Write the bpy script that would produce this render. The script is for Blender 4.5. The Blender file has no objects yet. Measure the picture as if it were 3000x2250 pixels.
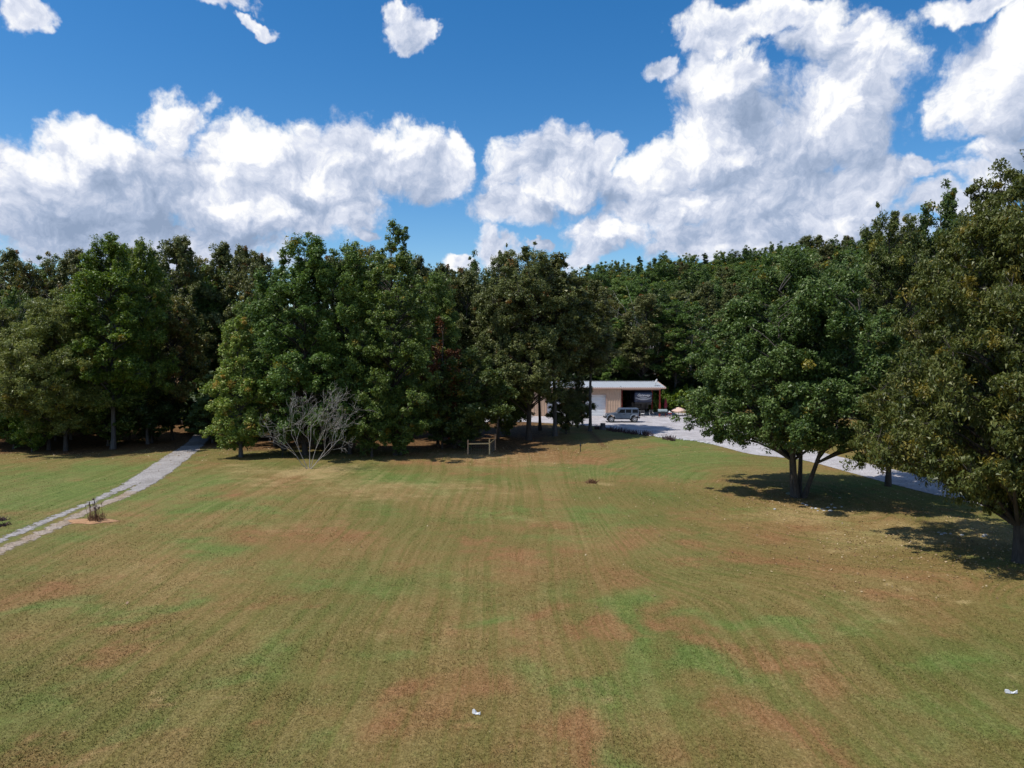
import bpy, math, random
import numpy as np
from mathutils import Vector, Matrix, noise as mnoise

C = bpy.context.scene.collection
SC = bpy.context.scene
R_ = math.radians
FPX = 705.0            # focal length in pixels of a 1024 wide frame
CAMZ = 9.1
PITCH = math.atan(33 / FPX)

# ------------------------------------------------------------------ camera
cam = bpy.data.cameras.new('camera')
cam.sensor_width = 36.0
cam.lens = 36.0 * FPX / 1024
cam.clip_start = 0.1
cam.clip_end = 9000
camo = bpy.data.objects.new('camera', cam)
C.objects.link(camo)
camo.location = (0, 0, CAMZ)
camo.rotation_euler = (R_(90) - PITCH, 0, 0)
SC.camera = camo

# ------------------------------------------------------------------ light
SUN_EL = R_(60)
SUN_H = Vector((-0.93, -0.37, 0)).normalized()
SUN = Vector((SUN_H.x * math.cos(SUN_EL), SUN_H.y * math.cos(SUN_EL), math.sin(SUN_EL)))
sl = bpy.data.lights.new('sun', 'SUN')
sl.energy = 4.4
sl.angle = R_(0.53)
sl.color = (1.0, 0.955, 0.88)
so = bpy.data.objects.new('sun', sl)
C.objects.link(so)
so.rotation_euler = (-SUN).to_track_quat('-Z', 'Y').to_euler()
so.location = (0, 0, 60)

SC.view_settings.view_transform = 'Standard'
SC.view_settings.look = 'None'
SC.view_settings.exposure = 0.08
SC.view_settings.gamma = 1.0
SC.view_settings.use_curve_mapping = False
SC.render.engine = 'CYCLES'
cy = SC.cycles
cy.max_bounces = 6
cy.diffuse_bounces = 3
cy.glossy_bounces = 2
cy.transmission_bounces = 4
cy.transparent_max_bounces = 4
cy.use_denoising = True
cy.caustics_reflective = False
cy.caustics_refractive = False
try:
    cy.denoiser = 'OPENIMAGEDENOISE'
    cy.denoising_prefilter = 'ACCURATE'
    cy.denoising_input_passes = 'RGB_ALBEDO_NORMAL'
except Exception:
    pass
SC.render.filter_size = 1.0

# ------------------------------------------------------------------ node helper
class NT:
    def __init__(s, tree):
        s.t = tree
    def n(s, typ, ins=None, **kw):
        nd = s.t.nodes.new(typ)
        for k, v in kw.items():
            setattr(nd, k, v)
        if ins:
            for k, v in ins.items():
                sock = nd.inputs[k]
                if isinstance(v, bpy.types.NodeSocket):
                    s.t.links.new(v, sock)
                else:
                    sock.default_value = v
        return nd
    def math(s, op, a, b=0.0, c=0.0, clamp=False):
        nd = s.n('ShaderNodeMath', {0: a, 1: b, 2: c}, operation=op, use_clamp=clamp)
        return nd.outputs[0]
    def vmath(s, op, a, b=(0, 0, 0), c=(0, 0, 0)):
        nd = s.n('ShaderNodeVectorMath', {0: a, 1: b}, operation=op)
        if op == 'MULTIPLY_ADD':
            if isinstance(c, bpy.types.NodeSocket):
                s.t.links.new(c, nd.inputs[2])
            else:
                nd.inputs[2].default_value = c
        return nd
    def mix(s, f, a, b, blend='MIX'):
        nd = s.t.nodes.new('ShaderNodeMix')
        nd.data_type = 'RGBA'
        nd.blend_type = blend
        nd.clamp_factor = True
        for sock, v in ((nd.inputs[0], f), (nd.inputs[6], a), (nd.inputs[7], b)):
            if isinstance(v, bpy.types.NodeSocket):
                s.t.links.new(v, sock)
            else:
                if hasattr(v, '__len__') and len(v) == 3:
                    v = (*v, 1)
                sock.default_value = v
        return nd.outputs[2]
    def ramp(s, f, stops, interp='LINEAR'):
        nd = s.t.nodes.new('ShaderNodeValToRGB')
        nd.color_ramp.interpolation = interp
        el = nd.color_ramp.elements
        while len(el) < len(stops):
            el.new(0.5)
        for e, (p, c) in zip(el, stops):
            e.position = p
            e.color = (*c, 1) if len(c) == 3 else c
        s.t.links.new(f, nd.inputs[0])
        return nd.outputs[0]
    def noise(s, vec, scale, detail=3.0, rough=0.5, dim='3D', dist=0.0):
        nd = s.n('ShaderNodeTexNoise', {'Scale': scale, 'Detail': detail, 'Roughness': rough, 'Distortion': dist}, noise_dimensions=dim)
        s.t.links.new(vec, nd.inputs['Vector'])
        return nd
    def smooth(s, v, a, b, lo=0.0, hi=1.0):
        nd = s.n('ShaderNodeMapRange', {'Value': v, 'From Min': a, 'From Max': b, 'To Min': lo, 'To Max': hi}, interpolation_type='SMOOTHSTEP')
        return nd.outputs[0]

# ------------------------------------------------------------------ sky with cumulus clouds
W = bpy.data.worlds.new('World')
SC.world = W
W.use_nodes = True
W.cycles.sampling_method = 'MANUAL'
W.cycles.sample_map_resolution = 512
wt = W.node_tree
wt.nodes.clear()
w = NT(wt)

# ellipses of cloud seen in the sky: centre and half size as angles (degrees): azimuth from +Y, elevation
def ang(u, v):           # frame fraction in a 2212 px wide copy of the view -> azimuth, elevation
    x = (u / 2212 * 1024 - 512) / FPX
    z = (384 - v / 2212 * 1024) / FPX
    d = Vector((x, math.cos(PITCH) + z * math.sin(PITCH), z * math.cos(PITCH) - math.sin(PITCH))).normalized()
    return math.atan2(d.x, d.y), math.asin(d.z)
CL = [(60,400,170,90),(215,335,100,65),(150,330,60,50),(385,262,75,62),(300,420,280,100),(540,330,110,70),(600,380,180,90),(480,450,240,80),
      (740,350,120,80),(880,340,110,75),(940,385,75,60),(190,490,260,60),(400,520,200,35),(330,548,300,30),(80,545,60,16),(1640,545,300,34),(1850,520,160,40),(640,470,170,55),(40,470,150,70),(740,430,80,40),(985,330,40,50),
      (15,25,55,45),(490,-5,60,32),(545,55,35,16),(872,50,52,50),(900,85,38,35),(935,60,28,30),(845,10,35,35),
      (1190,370,125,85),(1115,435,85,50),(1215,325,85,55),(1295,350,55,60),(1100,370,45,30),(1310,510,105,52),(1270,545,60,35),(1065,545,42,45),(990,575,45,25),(1150,530,30,12),(800,520,30,12),
      (1560,185,105,70),(1570,270,120,70),(1520,310,90,50),(1600,340,220,75),(1770,270,170,110),(1860,170,120,100),(1400,390,90,65),(1480,440,140,60),(1700,420,230,80),(1650,505,300,45),(1830,410,150,80),(1800,80,110,60),
      (1650,35,190,45),(1560,75,80,45),(1435,150,45,28),(1385,450,70,35),(1700,500,200,40),
      (2140,170,110,100),(2100,20,130,35),(2200,80,60,110),(2180,330,100,45),(2120,400,90,50),(1990,370,50,35),(2060,440,120,40),(2160,240,80,60)]

HL = [(215,318,75,45),(110,352,70,24),(480,378,45,22),(1185,400,95,34),(1590,160,85,45),(1500,300,90,40),(1590,335,60,22),(1890,95,65,50),(1290,500,85,34),(2110,318,55,22),(900,300,80,36),
      (700,395,60,26),(560,460,80,24),(1800,225,60,40),(1370,345,45,36),(1800,475,80,24),(380,245,50,34),(540,320,70,36),(1480,440,60,24),(2180,90,50,40),(60,345,50,24),(1230,300,50,24)]
DK = [(150,480,240,40),(360,420,130,30),(1560,465,190,34),(1730,350,140,38),(480,515,160,22),(2160,350,90,30),(1150,460,100,16),(780,330,60,26),(1640,60,150,34),(1760,130,50,30),(880,440,120,22),(60,420,90,24),(1720,290,60,30),(1330,420,60,20)]
def blobs(vec, CL=CL, grow=1.08):
    cur = None
    for (a, b, ra, rb) in CL:
        az, el = ang(a, b)
        az2, _ = ang(a + ra, b)
        _, el2 = ang(a, b - rb)
        sx = 1 / max(az2 - az, 1e-3) / grow
        sy = 1 / max(el2 - el, 1e-3) / grow
        d = w.vmath('MULTIPLY_ADD', vec, (sx, sy, 0), (-az * sx, -el * sy, 0)).outputs[0]
        ln = w.vmath('LENGTH', d).outputs['Value']
        cur = ln if cur is None else w.math('SMOOTH_MIN', cur, ln, 0.12)
    return w.math('SUBTRACT', 1.0, cur)

tc = w.n('ShaderNodeTexCoord').outputs['Generated']
sep = w.n('ShaderNodeSeparateXYZ', {0: tc})
AZ = w.math('ARCTAN2', sep.outputs[0], sep.outputs[1])
EL = w.math('ARCSINE', sep.outputs[2])
uv0 = w.n('ShaderNodeCombineXYZ', {0: AZ, 1: EL}).outputs[0]
# elevation-stretched coordinates keep the puffs from smearing
LDIR = (-0.62, 0.78, 0)


wn0 = w.noise(uv0, 9.0, 5.0, 0.6, '2D').outputs['Color']
wv0 = w.vmath('MULTIPLY_ADD', wn0, (0.10, 0.085, 0), (-0.05, -0.0425, 0)).outputs[0]
oa = w.smooth(w.math('ABSOLUTE', AZ), 0.66, 0.85)
oe = w.smooth(EL, 0.56, 0.75)
outm = w.math('MAXIMUM', oa, oe)
gen = w.math('MULTIPLY_ADD', w.noise(tc, 3.1, 2.0, 0.5).outputs[0], 3.4, -1.85)

def cover(off):
    q = w.vmath('ADD', w.vmath('ADD', uv0, tuple(o * off for o in LDIR)).outputs[0], wv0).outputs[0]
    B = blobs(q)
    # outside the framed part of the sky the cumulus field just goes on
    return w.math('ADD', w.math('MULTIPLY', B, w.math('SUBTRACT', 1.0, outm)), w.math('MULTIPLY', gen, outm))


def puff(off, det=5.0):
    p = w.vmath('ADD', uv0, tuple(o * off for o in LDIR)).outputs[0]
    v = w.vmath('MULTIPLY_ADD', wn0, (0.06, 0.06, 0), p).outputs[0]
    vo = w.n('ShaderNodeTexVoronoi', {'Scale': 12.0, 'Detail': det, 'Roughness': 0.60, 'Lacunarity': 2.2, 'Smoothness': 0.3}, feature='SMOOTH_F1', normalize=True, voronoi_dimensions='2D')
    wt.links.new(v, vo.inputs['Vector'])
    return w.math('SUBTRACT', 0.42, vo.outputs['Distance'])

B0 = cover(0.0)
B1 = cover(0.055)
p0, p1 = puff(0.0), puff(0.010)
p2 = puff(0.035, 1.0)
fb = w.math('SUBTRACT', w.noise(uv0, 20.0, 9.0, 0.66, '2D').outputs[0], 0.5)
h0 = w.math('MULTIPLY_ADD', p0, 1.15, B0)
h0 = w.math('MULTIPLY_ADD', fb, 0.75, h0)
h0 = w.math('ADD', h0, 0.0)
alpha = w.smooth(h0, -0.04, 0.44)
gS = w.math('SUBTRACT', p0, p1)      # small billows facing the sun
gM = w.math('SUBTRACT', p0, p2)      # larger billows
gB = w.math('SUBTRACT', B0, B1)      # whole heaps
bn = w.noise(uv0, 4.2, 3.0, 0.5, '2D').outputs[0]
fn = w.noise(uv0, 30.0, 5.0, 0.6, '2D').outputs[0]
qd = w.vmath('ADD', uv0, wv0).outputs[0]
inn = w.math('SUBTRACT', 1.0, outm)
hl = w.math('MULTIPLY', w.smooth(w.math('MULTIPLY_ADD', p0, 1.5, blobs(qd, HL, 1.15)), -0.05, 0.75), inn)
dk = w.math('MULTIPLY', w.smooth(w.math('MULTIPLY_ADD', p0, -0.5, blobs(qd, DK, 1.25)), -0.1, 0.8), inn)
lit = w.math('MULTIPLY_ADD', gS, 1.5, 0.445)
lit = w.math('MULTIPLY_ADD', hl, 0.34, lit)
lit = w.math('MULTIPLY_ADD', dk, -0.20, lit)
lit = w.math('MULTIPLY_ADD', gM, 0.8, lit)
lit = w.math('MULTIPLY_ADD', w.math('MINIMUM', w.math('MAXIMUM', gB, -0.55), 0.7), 0.36, lit)
lit = w.math('MULTIPLY_ADD', w.math('SUBTRACT', bn, 0.5), 0.8, lit)
lit = w.math('MULTIPLY_ADD', w.math('SUBTRACT', fn, 0.5), 0.16, lit)
lit = w.math('MULTIPLY_ADD', w.smooth(h0, 0.9, 0.1), 0.16, lit)
lit = w.math('MAXIMUM', w.math('MINIMUM', lit, 1.0), 0.0)
ccol = w.ramp(lit, [(0.0, (0.27, 0.35, 0.50)), (0.30, (0.38, 0.46, 0.62)), (0.52, (0.53, 0.59, 0.73)), (0.76, (0.71, 0.75, 0.86)), (1.0, (0.95, 0.955, 0.965))])

sky = w.n('ShaderNodeTexSky', sky_type='NISHITA', sun_disc=False)
sky.sun_elevation = SUN_EL
sky.sun_rotation = math.atan2(SUN_H.x, SUN_H.y)
sky.altitude = 300
sky.air_density = 1.0
sky.dust_density = 0.4
sky.ozone_density = 2.5
hs = w.n('ShaderNodeHueSaturation', {'Hue': 0.501, 'Saturation': 1.38, 'Value': 1.24, 'Color': sky.outputs[0]}).outputs[0]
bg_sky = w.n('ShaderNodeBackground', {'Color': hs, 'Strength': 0.105})
bg_cl = w.n('ShaderNodeBackground', {'Color': ccol, 'Strength': 1.0})
mx = w.n('ShaderNodeMixShader', {0: alpha, 1: bg_sky.outputs[0], 2: bg_cl.outputs[0]})
wo = w.n('ShaderNodeOutputWorld', {0: mx.outputs[0]})


# ------------------------------------------------------------------ object helpers
def tag(o, label=None, cat=None, group=None, kind=None):
    if label: o['label'] = label
    if cat: o['category'] = cat
    if group: o['group'] = group
    if kind: o['kind'] = kind
    return o

def empty(name, loc, label, cat, group=None, rz=0.0):
    o = bpy.data.objects.new(name, None)
    o.empty_display_size = 0.3
    C.objects.link(o)
    o.location = loc
    o.rotation_euler = (0, 0, rz)
    return tag(o, label, cat, group)

def link(name, me, parent=None, mat=None):
    if mat is not None and len(me.materials) == 0:
        me.materials.append(mat)
    o = bpy.data.objects.new(name, me)
    C.objects.link(o)
    if parent is not None:
        o.parent = parent
    return o

def np_mesh(name, V, F, smooth=False, attrs=None):
    """V (n,3), F (m,k) all faces of k corners"""
    V = np.asarray(V, np.float32); F = np.asarray(F, np.int32)
    me = bpy.data.meshes.new(name)
    m, k = F.shape
    me.vertices.add(len(V)); me.vertices.foreach_set('co', V.ravel())
    me.loops.add(m * k); me.loops.foreach_set('vertex_index', F.ravel())
    me.polygons.add(m)
    me.polygons.foreach_set('loop_start', np.arange(0, m * k, k, dtype=np.int32))
    me.polygons.foreach_set('loop_total', np.full(m, k, np.int32))
    me.polygons.foreach_set('use_smooth', np.full(m, smooth))
    if attrs:
        for an, (dom, typ, data) in attrs.items():
            a = me.attributes.new(an, typ, dom)
            a.data.foreach_set('value' if typ == 'FLOAT' else 'color', np.asarray(data, np.float32).ravel())
    me.update(calc_edges=True)
    return me

class MB:
    """collects simple shapes into one mesh"""
    def __init__(s): s.v = []; s.f = []
    def add(s, vs, fs):
        b = len(s.v); s.v += [tuple(p) for p in vs]; s.f += [tuple(i + b for i in f) for f in fs]; return s
    def box(s, x0, x1, y0, y1, z0, z1, bev=0.0):
        if bev <= 0:
            vs = [(x, y, z) for z in (z0, z1) for y in (y0, y1) for x in (x0, x1)]
            return s.add(vs, [(0,2,3,1),(4,5,7,6),(0,1,5,4),(2,6,7,3),(0,4,6,2),(1,3,7,5)])
        b = min(bev, (x1-x0)*.45, (y1-y0)*.45, (z1-z0)*.45)
        pts = []
        for z, i in ((z0, 1), (z0+b, 0), (z1-b, 0), (z1, 1)):
            e = b if i else 0
            pr = [(x0+e+b, y0+e), (x1-e-b, y0+e), (x1-e, y0+e+b), (x1-e, y1-e-b), (x1-e-b, y1-e), (x0+e+b, y1-e), (x0+e, y1-e-b), (x0+e, y0+e+b)]
            pts.append([(x, y, z) for x, y in pr])
        return s.loft(pts)
    def loft(s, rings, cap=True):
        b = len(s.v); n = len(rings[0])
        for r in rings: s.v += [tuple(p) for p in r]
        for k in range(len(rings) - 1):
            for i in range(n):
                j = (i + 1) % n
                s.f.append((b+k*n+i, b+k*n+j, b+(k+1)*n+j, b+(k+1)*n+i))
        if cap:
            s.f.append(tuple(b + i for i in range(n))[::-1])
            s.f.append(tuple(b + (len(rings)-1)*n + i for i in range(n)))
        return s
    def prism_y(s, prof, y0, y1, inset=0.0):
        """profile in x,z swept along y"""
        return s.loft([[(x, y0, z) for x, z in prof], [(x, y1, z) for x, z in prof]])
    def prism_x(s, prof, x0, x1):
        return s.loft([[(x0, y, z) for y, z in prof], [(x1, y, z) for y, z in prof]])
    def tube(s, pts, rad, n=8, cap=True):
        pts = [Vector(p) for p in pts]
        if not hasattr(rad, '__len__'): rad = [rad] * len(pts)
        rings = []
        up = Vector((0.13, 0.21, 0.97))
        for i, p in enumerate(pts):
            t = (pts[min(i+1, len(pts)-1)] - pts[max(i-1, 0)]).normalized()
            a = t.cross(up)
            if a.length < 0.15: a = t.cross(Vector((1, 0, 0)))
            a.normalize(); b_ = t.cross(a)
            rings.append([p + (a * math.cos(2*math.pi*k/n) + b_ * math.sin(2*math.pi*k/n)) * rad[i] for k in range(n)])
        return s.loft(rings, cap)
    def lathe(s, prof, c, axis='z', n=20):
        """prof: (radius, height) list"""
        rings = []
        for r, h in prof:
            ring = []
            for k in range(n):
                a = 2 * math.pi * k / n
                u, v = r * math.cos(a), r * math.sin(a)
                p = {'z': (u, v, h), 'y': (u, h, v), 'x': (h, u, v)}[axis]
                ring.append((p[0]+c[0], p[1]+c[1], p[2]+c[2]))
            rings.append(ring)
        return s.loft(rings)
    def rock(s, c, r, seed, flat=0.6):
        rng = random.Random(seed)
        n = 7; rings = []
        for k, (q, h) in enumerate(((.75, -.35), (1.0, 0.05), (.85, .45), (.4, .8))):
            rings.append([(c[0] + r[0]*q*math.cos(2*math.pi*i/n)*rng.uniform(.8, 1.15), c[1] + r[1]*q*math.sin(2*math.pi*i/n)*rng.uniform(.8, 1.15), c[2] + r[2]*(h*rng.uniform(.85, 1.1))) for i in range(n)])
        return s.loft(rings)
    def mesh(s, name, smooth=False):
        me = bpy.data.meshes.new(name)
        me.from_pydata([tuple(v) for v in s.v], [], s.f)
        if smooth:
            me.polygons.foreach_set('use_smooth', [True] * len(me.polygons))
        me.update()
        return me
    def build(s, name, mat, parent=None, smooth=False):
        return link(name, s.mesh(name, smooth), parent, mat)

def rep(src, name=None):
    """copy of one object, linked"""
    c = src.copy(); C.objects.link(c); return c

def copy_tree(root, parent=None):
    c = root.copy(); C.objects.link(c)
    if parent is not None: c.parent = parent
    for ch in list(root.children): copy_tree(ch, c)
    return c

def fix_normals(o):
    import bmesh
    bm = bmesh.new(); bm.from_mesh(o.data)
    bmesh.ops.recalc_face_normals(bm, faces=bm.faces)
    bm.to_mesh(o.data); bm.free()

# ------------------------------------------------------------------ the lie of the land
def sst(x, a, b):
    t = np.clip((np.asarray(x, float) - a) / (b - a), 0, 1); return t * t * (3 - 2 * t)

def terr(x, y):
    x = np.asarray(x, float); y = np.asarray(y, float)
    z = 0.16 * np.sin(x * 0.11 + 0.7) * np.sin(y * 0.09 + 0.3) * sst(np.abs(y), 6, 22)
    z = z * (1 - sst(y, 74, 84) * sst(x, -20, -12))
    rise = 9.0 + 13.0 * sst(x, -18, 95)
    z = z + rise * sst(y, 118, 225) + 5.0 * sst(y, 230, 420)
    z = z - 24.0 * sst(y, 420, 900)
    return z

def terr1(x, y): return float(terr(x, y))

def ray(px, py):
    x = (px - 512) / FPX; u = (384 - py) / FPX
    return Vector((x, math.cos(PITCH) + u * math.sin(PITCH), u * math.cos(PITCH) - math.sin(PITCH)))

def P(px, py):
    """ground point seen at (px, py) of the 1024 x 768 frame"""
    d = ray(px, py)
    t = CAMZ / -d.z
    for _ in range(8):
        p = d * t
        t = (CAMZ - terr1(p.x, p.y)) / -d.z
    p = d * t
    return p.x, p.y, terr1(p.x, p.y)

def PO(u, v):            # same, from a 2212 wide frame
    return P(u / 2212 * 1024, v / 2212 * 1024)

def height_at(py, Y):    # height above datum of something seen at row py at depth Y
    d = ray(512, py)
    return CAMZ + d.z * Y / d.y

# ------------------------------------------------------------------ materials
def new_mat(name):
    m = bpy.data.materials.new(name); m.use_nodes = True
    m.node_tree.nodes.clear()
    return m, NT(m.node_tree)

def finish(t, bsdf, disp=None):
    t.n('ShaderNodeOutputMaterial', {0: bsdf})

def simple(name, col, rough=0.6, metal=0.0, var=0.12, scale=3.0, bump=0.0, bscale=30.0, spec=0.5, dirt=None, coat=0.0):
    m, t = new_mat(name)
    co = t.n('ShaderNodeTexCoord').outputs['Object']
    n1 = t.noise(co, scale, 5.0, 0.6).outputs[0]
    c0 = tuple(c * (1 - var) for c in col); c1 = tuple(min(1, c * (1 + var)) for c in col)
    cc = t.ramp(n1, [(0.3, c0), (0.7, c1)])
    if dirt:
        n2 = t.noise(co, scale * 0.6, 6.0, 0.7).outputs[0]
        cc = t.mix(t.smooth(n2, 0.5, 0.72), cc, dirt)
    b = t.n('ShaderNodeBsdfPrincipled', {'Base Color': cc, 'Roughness': rough, 'Metallic': metal, 'Specular IOR Level': spec, 'Coat Weight': coat})
    if bump > 0:
        nb = t.noise(co, bscale, 4.0, 0.6).outputs[0]
        bn = t.n('ShaderNodeBump', {'Strength': bump, 'Distance': 0.02, 'Height': nb})
        t.t.links.new(bn.outputs[0], b.inputs['Normal'])
    finish(t, b.outputs[0])
    return m

def leaf_mat(name, cols, yellow=(0.30, 0.22, 0.03), rough=0.46, trans=0.28, hue=0.012):
    """cols: dark to light leaf colours; per leaf tint attribute plus a per tree shift"""
    m, t = new_mat(name)
    at = t.n('ShaderNodeAttribute', attribute_name='tint', attribute_type='GEOMETRY').outputs['Fac']
    ye = t.n('ShaderNodeAttribute', attribute_name='turned', attribute_type='GEOMETRY').outputs['Fac']
    n = len(cols)
    c = t.ramp(at, [(i / (n - 1) * 0.9 + 0.05, col) for i, col in enumerate(cols)])
    c = t.mix(ye, c, yellow)
    rnd = t.n('ShaderNodeObjectInfo').outputs['Random']
    h = t.math('MULTIPLY_ADD', rnd, hue * 2, 0.494 - hue)
    v = t.math('MULTIPLY_ADD', t.math('FRACT', t.math('MULTIPLY', rnd, 7.3)), 0.40, 0.98)
    c = t.n('ShaderNodeHueSaturation', {'Hue': h, 'Saturation': 1.0, 'Value': v, 'Color': c}).outputs[0]
    b = t.n('ShaderNodeBsdfPrincipled', {'Base Color': c, 'Roughness': rough, 'Specular IOR Level': 0.35})
    tc_ = t.n('ShaderNodeHueSaturation', {'Hue': 0.49, 'Saturation': 1.15, 'Value': 1.15, 'Color': c}).outputs[0]
    tr = t.n('ShaderNodeBsdfTranslucent', {'Color': tc_})
    mx_ = t.n('ShaderNodeMixShader', {0: trans, 1: b.outputs[0], 2: tr.outputs[0]})
    finish(t, mx_.outputs[0])
    return m

def bark_mat(name, c0, c1):
    m, t = new_mat(name)
    co = t.n('ShaderNodeTexCoord').outputs['Object']
    st = t.vmath('MULTIPLY', co, (1, 1, 0.18)).outputs[0]
    n1 = t.noise(st, 14.0, 5.0, 0.65).outputs[0]
    n2 = t.noise(co, 1.3, 3.0, 0.5).outputs[0]
    f = t.math('ADD', t.math('MULTIPLY', n1, 0.6), t.math('MULTIPLY', n2, 0.4))
    c = t.ramp(f, [(0.35, c0), (0.65, c1)])
    b = t.n('ShaderNodeBsdfPrincipled', {'Base Color': c, 'Roughness': 0.9})
    bn = t.n('ShaderNodeBump', {'Strength': 0.7, 'Distance': 0.04, 'Height': n1})
    t.t.links.new(bn.outputs[0], b.inputs['Normal'])
    finish(t, b.outputs[0])
    return m

M = {}
M['bark'] = bark_mat('bark', (0.025, 0.02, 0.017), (0.085, 0.072, 0.062))
M['bark_grey'] = bark_mat('bark grey', (0.045, 0.042, 0.041), (0.12, 0.115, 0.11))
M['bark_pale'] = bark_mat('bark pale', (0.26, 0.24, 0.23), (0.52, 0.49, 0.47))
G_DEEP = (0.038, 0.070, 0.015); G_MID = (0.074, 0.130, 0.026); G_LITE = (0.13, 0.20, 0.045); G_PALE = (0.20, 0.25, 0.08)
M['green'] = leaf_mat('leaves green', [G_DEEP, G_MID, G_LITE, G_PALE])
M['bright'] = leaf_mat('leaves bright green', [(0.040, 0.080, 0.012), (0.085, 0.15, 0.020), (0.145, 0.225, 0.034), (0.23, 0.29, 0.07)])
M['lime'] = leaf_mat('leaves young yellow green', [(0.065, 0.115, 0.02), (0.13, 0.20, 0.034), (0.21, 0.29, 0.06), (0.32, 0.37, 0.13)], yellow=(0.38, 0.24, 0.05))
M['oak'] = leaf_mat('leaves olive oak', [(0.038, 0.052, 0.016), (0.078, 0.096, 0.027), (0.135, 0.152, 0.050), (0.23, 0.235, 0.10)], yellow=(0.22, 0.10, 0.03))
M['olive'] = leaf_mat('leaves feathery olive', [(0.048, 0.066, 0.016), (0.098, 0.125, 0.028), (0.165, 0.19, 0.05), (0.25, 0.26, 0.09)])
M['brown'] = leaf_mat('leaves turned brown', [(0.05, 0.025, 0.010), (0.11, 0.048, 0.016), (0.20, 0.085, 0.028), (0.28, 0.14, 0.05)])
M['rust'] = leaf_mat('leaves half turned', [(0.036, 0.050, 0.012), (0.078, 0.088, 0.020), (0.14, 0.135, 0.034), (0.20, 0.19, 0.06)], yellow=(0.22, 0.105, 0.03))
M['hickory'] = leaf_mat('leaves hickory', [(0.034, 0.052, 0.012), (0.068, 0.096, 0.020), (0.12, 0.15, 0.036), (0.20, 0.215, 0.08)], yellow=(0.25, 0.215, 0.032))
M['maple'] = leaf_mat('leaves maple', [(0.028, 0.052, 0.013), (0.058, 0.10, 0.022), (0.105, 0.16, 0.040), (0.19, 0.235, 0.09)])
M['pine'] = leaf_mat('needles', [(0.016, 0.032, 0.010), (0.032, 0.06, 0.017), (0.055, 0.095, 0.025), (0.085, 0.13, 0.04)], trans=0.1)
M['cedar'] = leaf_mat('cedar needles', [(0.035, 0.055, 0.016), (0.065, 0.10, 0.028), (0.10, 0.145, 0.042), (0.15, 0.19, 0.07)], trans=0.1)
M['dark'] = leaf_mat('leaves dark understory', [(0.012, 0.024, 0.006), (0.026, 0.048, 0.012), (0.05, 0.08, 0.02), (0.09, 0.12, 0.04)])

# ------------------------------------------------------------------ ground
def lines(breaks):
    out = []
    for a, b, s in breaks:
        n = max(1, int(round((b - a) / s))); out += list(np.linspace(a, b, n, endpoint=False))
    out.append(breaks[-1][1]); return np.array(out)
gx = lines([(-4000, -1000, 500), (-1000, -300, 70), (-300, -100, 10), (-100, -60, 2), (-60, 60, 0.42), (60, 120, 2), (120, 300, 10), (300, 1000, 70), (1000, 4000, 500)])
gy = lines([(-3000, -400, 400), (-400, -40, 30), (-40, 6, 4), (6, 56, 0.33), (56, 100, 0.5), (100, 130, 1.5), (130, 300, 8), (300, 1000, 40), (1000, 5000, 500)])
GX, GY = np.meshgrid(gx, gy)
GZ = terr(GX, GY)
# small bumps of the mown field (real relief: the tractor's passes and tufts)
rs = np.random.RandomState(5)
def vnoise(x, y, s, seed):
    r = np.random.RandomState(seed); T = r.rand(256, 256)
    u = x / s; v = y / s; i = np.floor(u).astype(int); j = np.floor(v).astype(int); fu = u - i; fv = v - j
    fu = fu*fu*(3-2*fu); fv = fv*fv*(3-2*fv)
    g = lambda a, b: T[(i + a) % 256, (j + b) % 256]
    return (g(0,0)*(1-fu)+g(1,0)*fu)*(1-fv)+(g(0,1)*(1-fu)+g(1,1)*fu)*fv
GC = np.zeros(GX.shape + (4,), np.float32)
wx = GX + (vnoise(GX, GY, 3.1, 1) - .5) * 4.2 + (vnoise(GX, GY, 1.1, 2) - .5) * 1.2
wy = GY + (vnoise(GX, GY, 2.7, 3) - .5) * 4.2 + (vnoise(GX, GY, 0.9, 4) - .5) * 1.2
def patch(ch, u, v, ru, rv, wgt):
    if v < 775: return
    c = PO(u, v); e = PO(u + ru, v); t = PO(u, v - rv * .98) if v - rv > 780 else PO(u, 780); b = PO(u, v + rv)
    sx = max(abs(e[0] - c[0]), .3); sy = max((t[1] - b[1]) / 2, .3)
    sh = (c[0] / c[1])    # ellipse leans along the line of sight
    dy = wy - c[1]; dx = wx - c[0] - dy * sh * 0.7
    q = (dx / sx) ** 2 + (dy / sy) ** 2
    m = GY < 160
    GC[..., ch] = np.where(m, np.maximum(GC[..., ch], wgt * np.exp(-q * .75)), GC[..., ch])
RED = [(70,1285,110,22,.9),(470,1335,130,40,.5),(700,1170,130,50,.6),(1120,1240,230,90,.55),(1300,1235,110,50,.85),(1210,1345,120,11,1),(1400,1350,40,25,.6),(920,1520,110,60,1),(820,1490,60,18,1),
       (550,1610,45,11,1),(180,1640,160,22,.9),(1260,1600,120,50,1),(1640,1590,70,38,1),(1790,1470,80,32,1),(1710,1420,60,22,1),(1610,1165,170,45,.75),(1820,1225,130,45,.75),(1000,1190,110,60,.4),
       (300,1370,110,25,.4),(1430,1165,60,25,.8),(1190,985,200,24,1),(1010,985,150,16,.8),(1540,1350,30,60,.7),(2100,1220,80,30,.4),(230,1125,60,12,.9),(620,1030,130,18,.5),(530,1060,80,14,.5),
       (1960,1330,100,40,.5),(1500,1500,60,30,.4),(700,1560,90,40,.4),(380,1480,120,30,.45),(1050,1650,150,30,.5),(60,1560,100,40,.4),(2100,1600,130,40,.35),(1630,1380,60,22,.7),(860,1300,120,30,.45),(520,1490,40,12,.8)]
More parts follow.
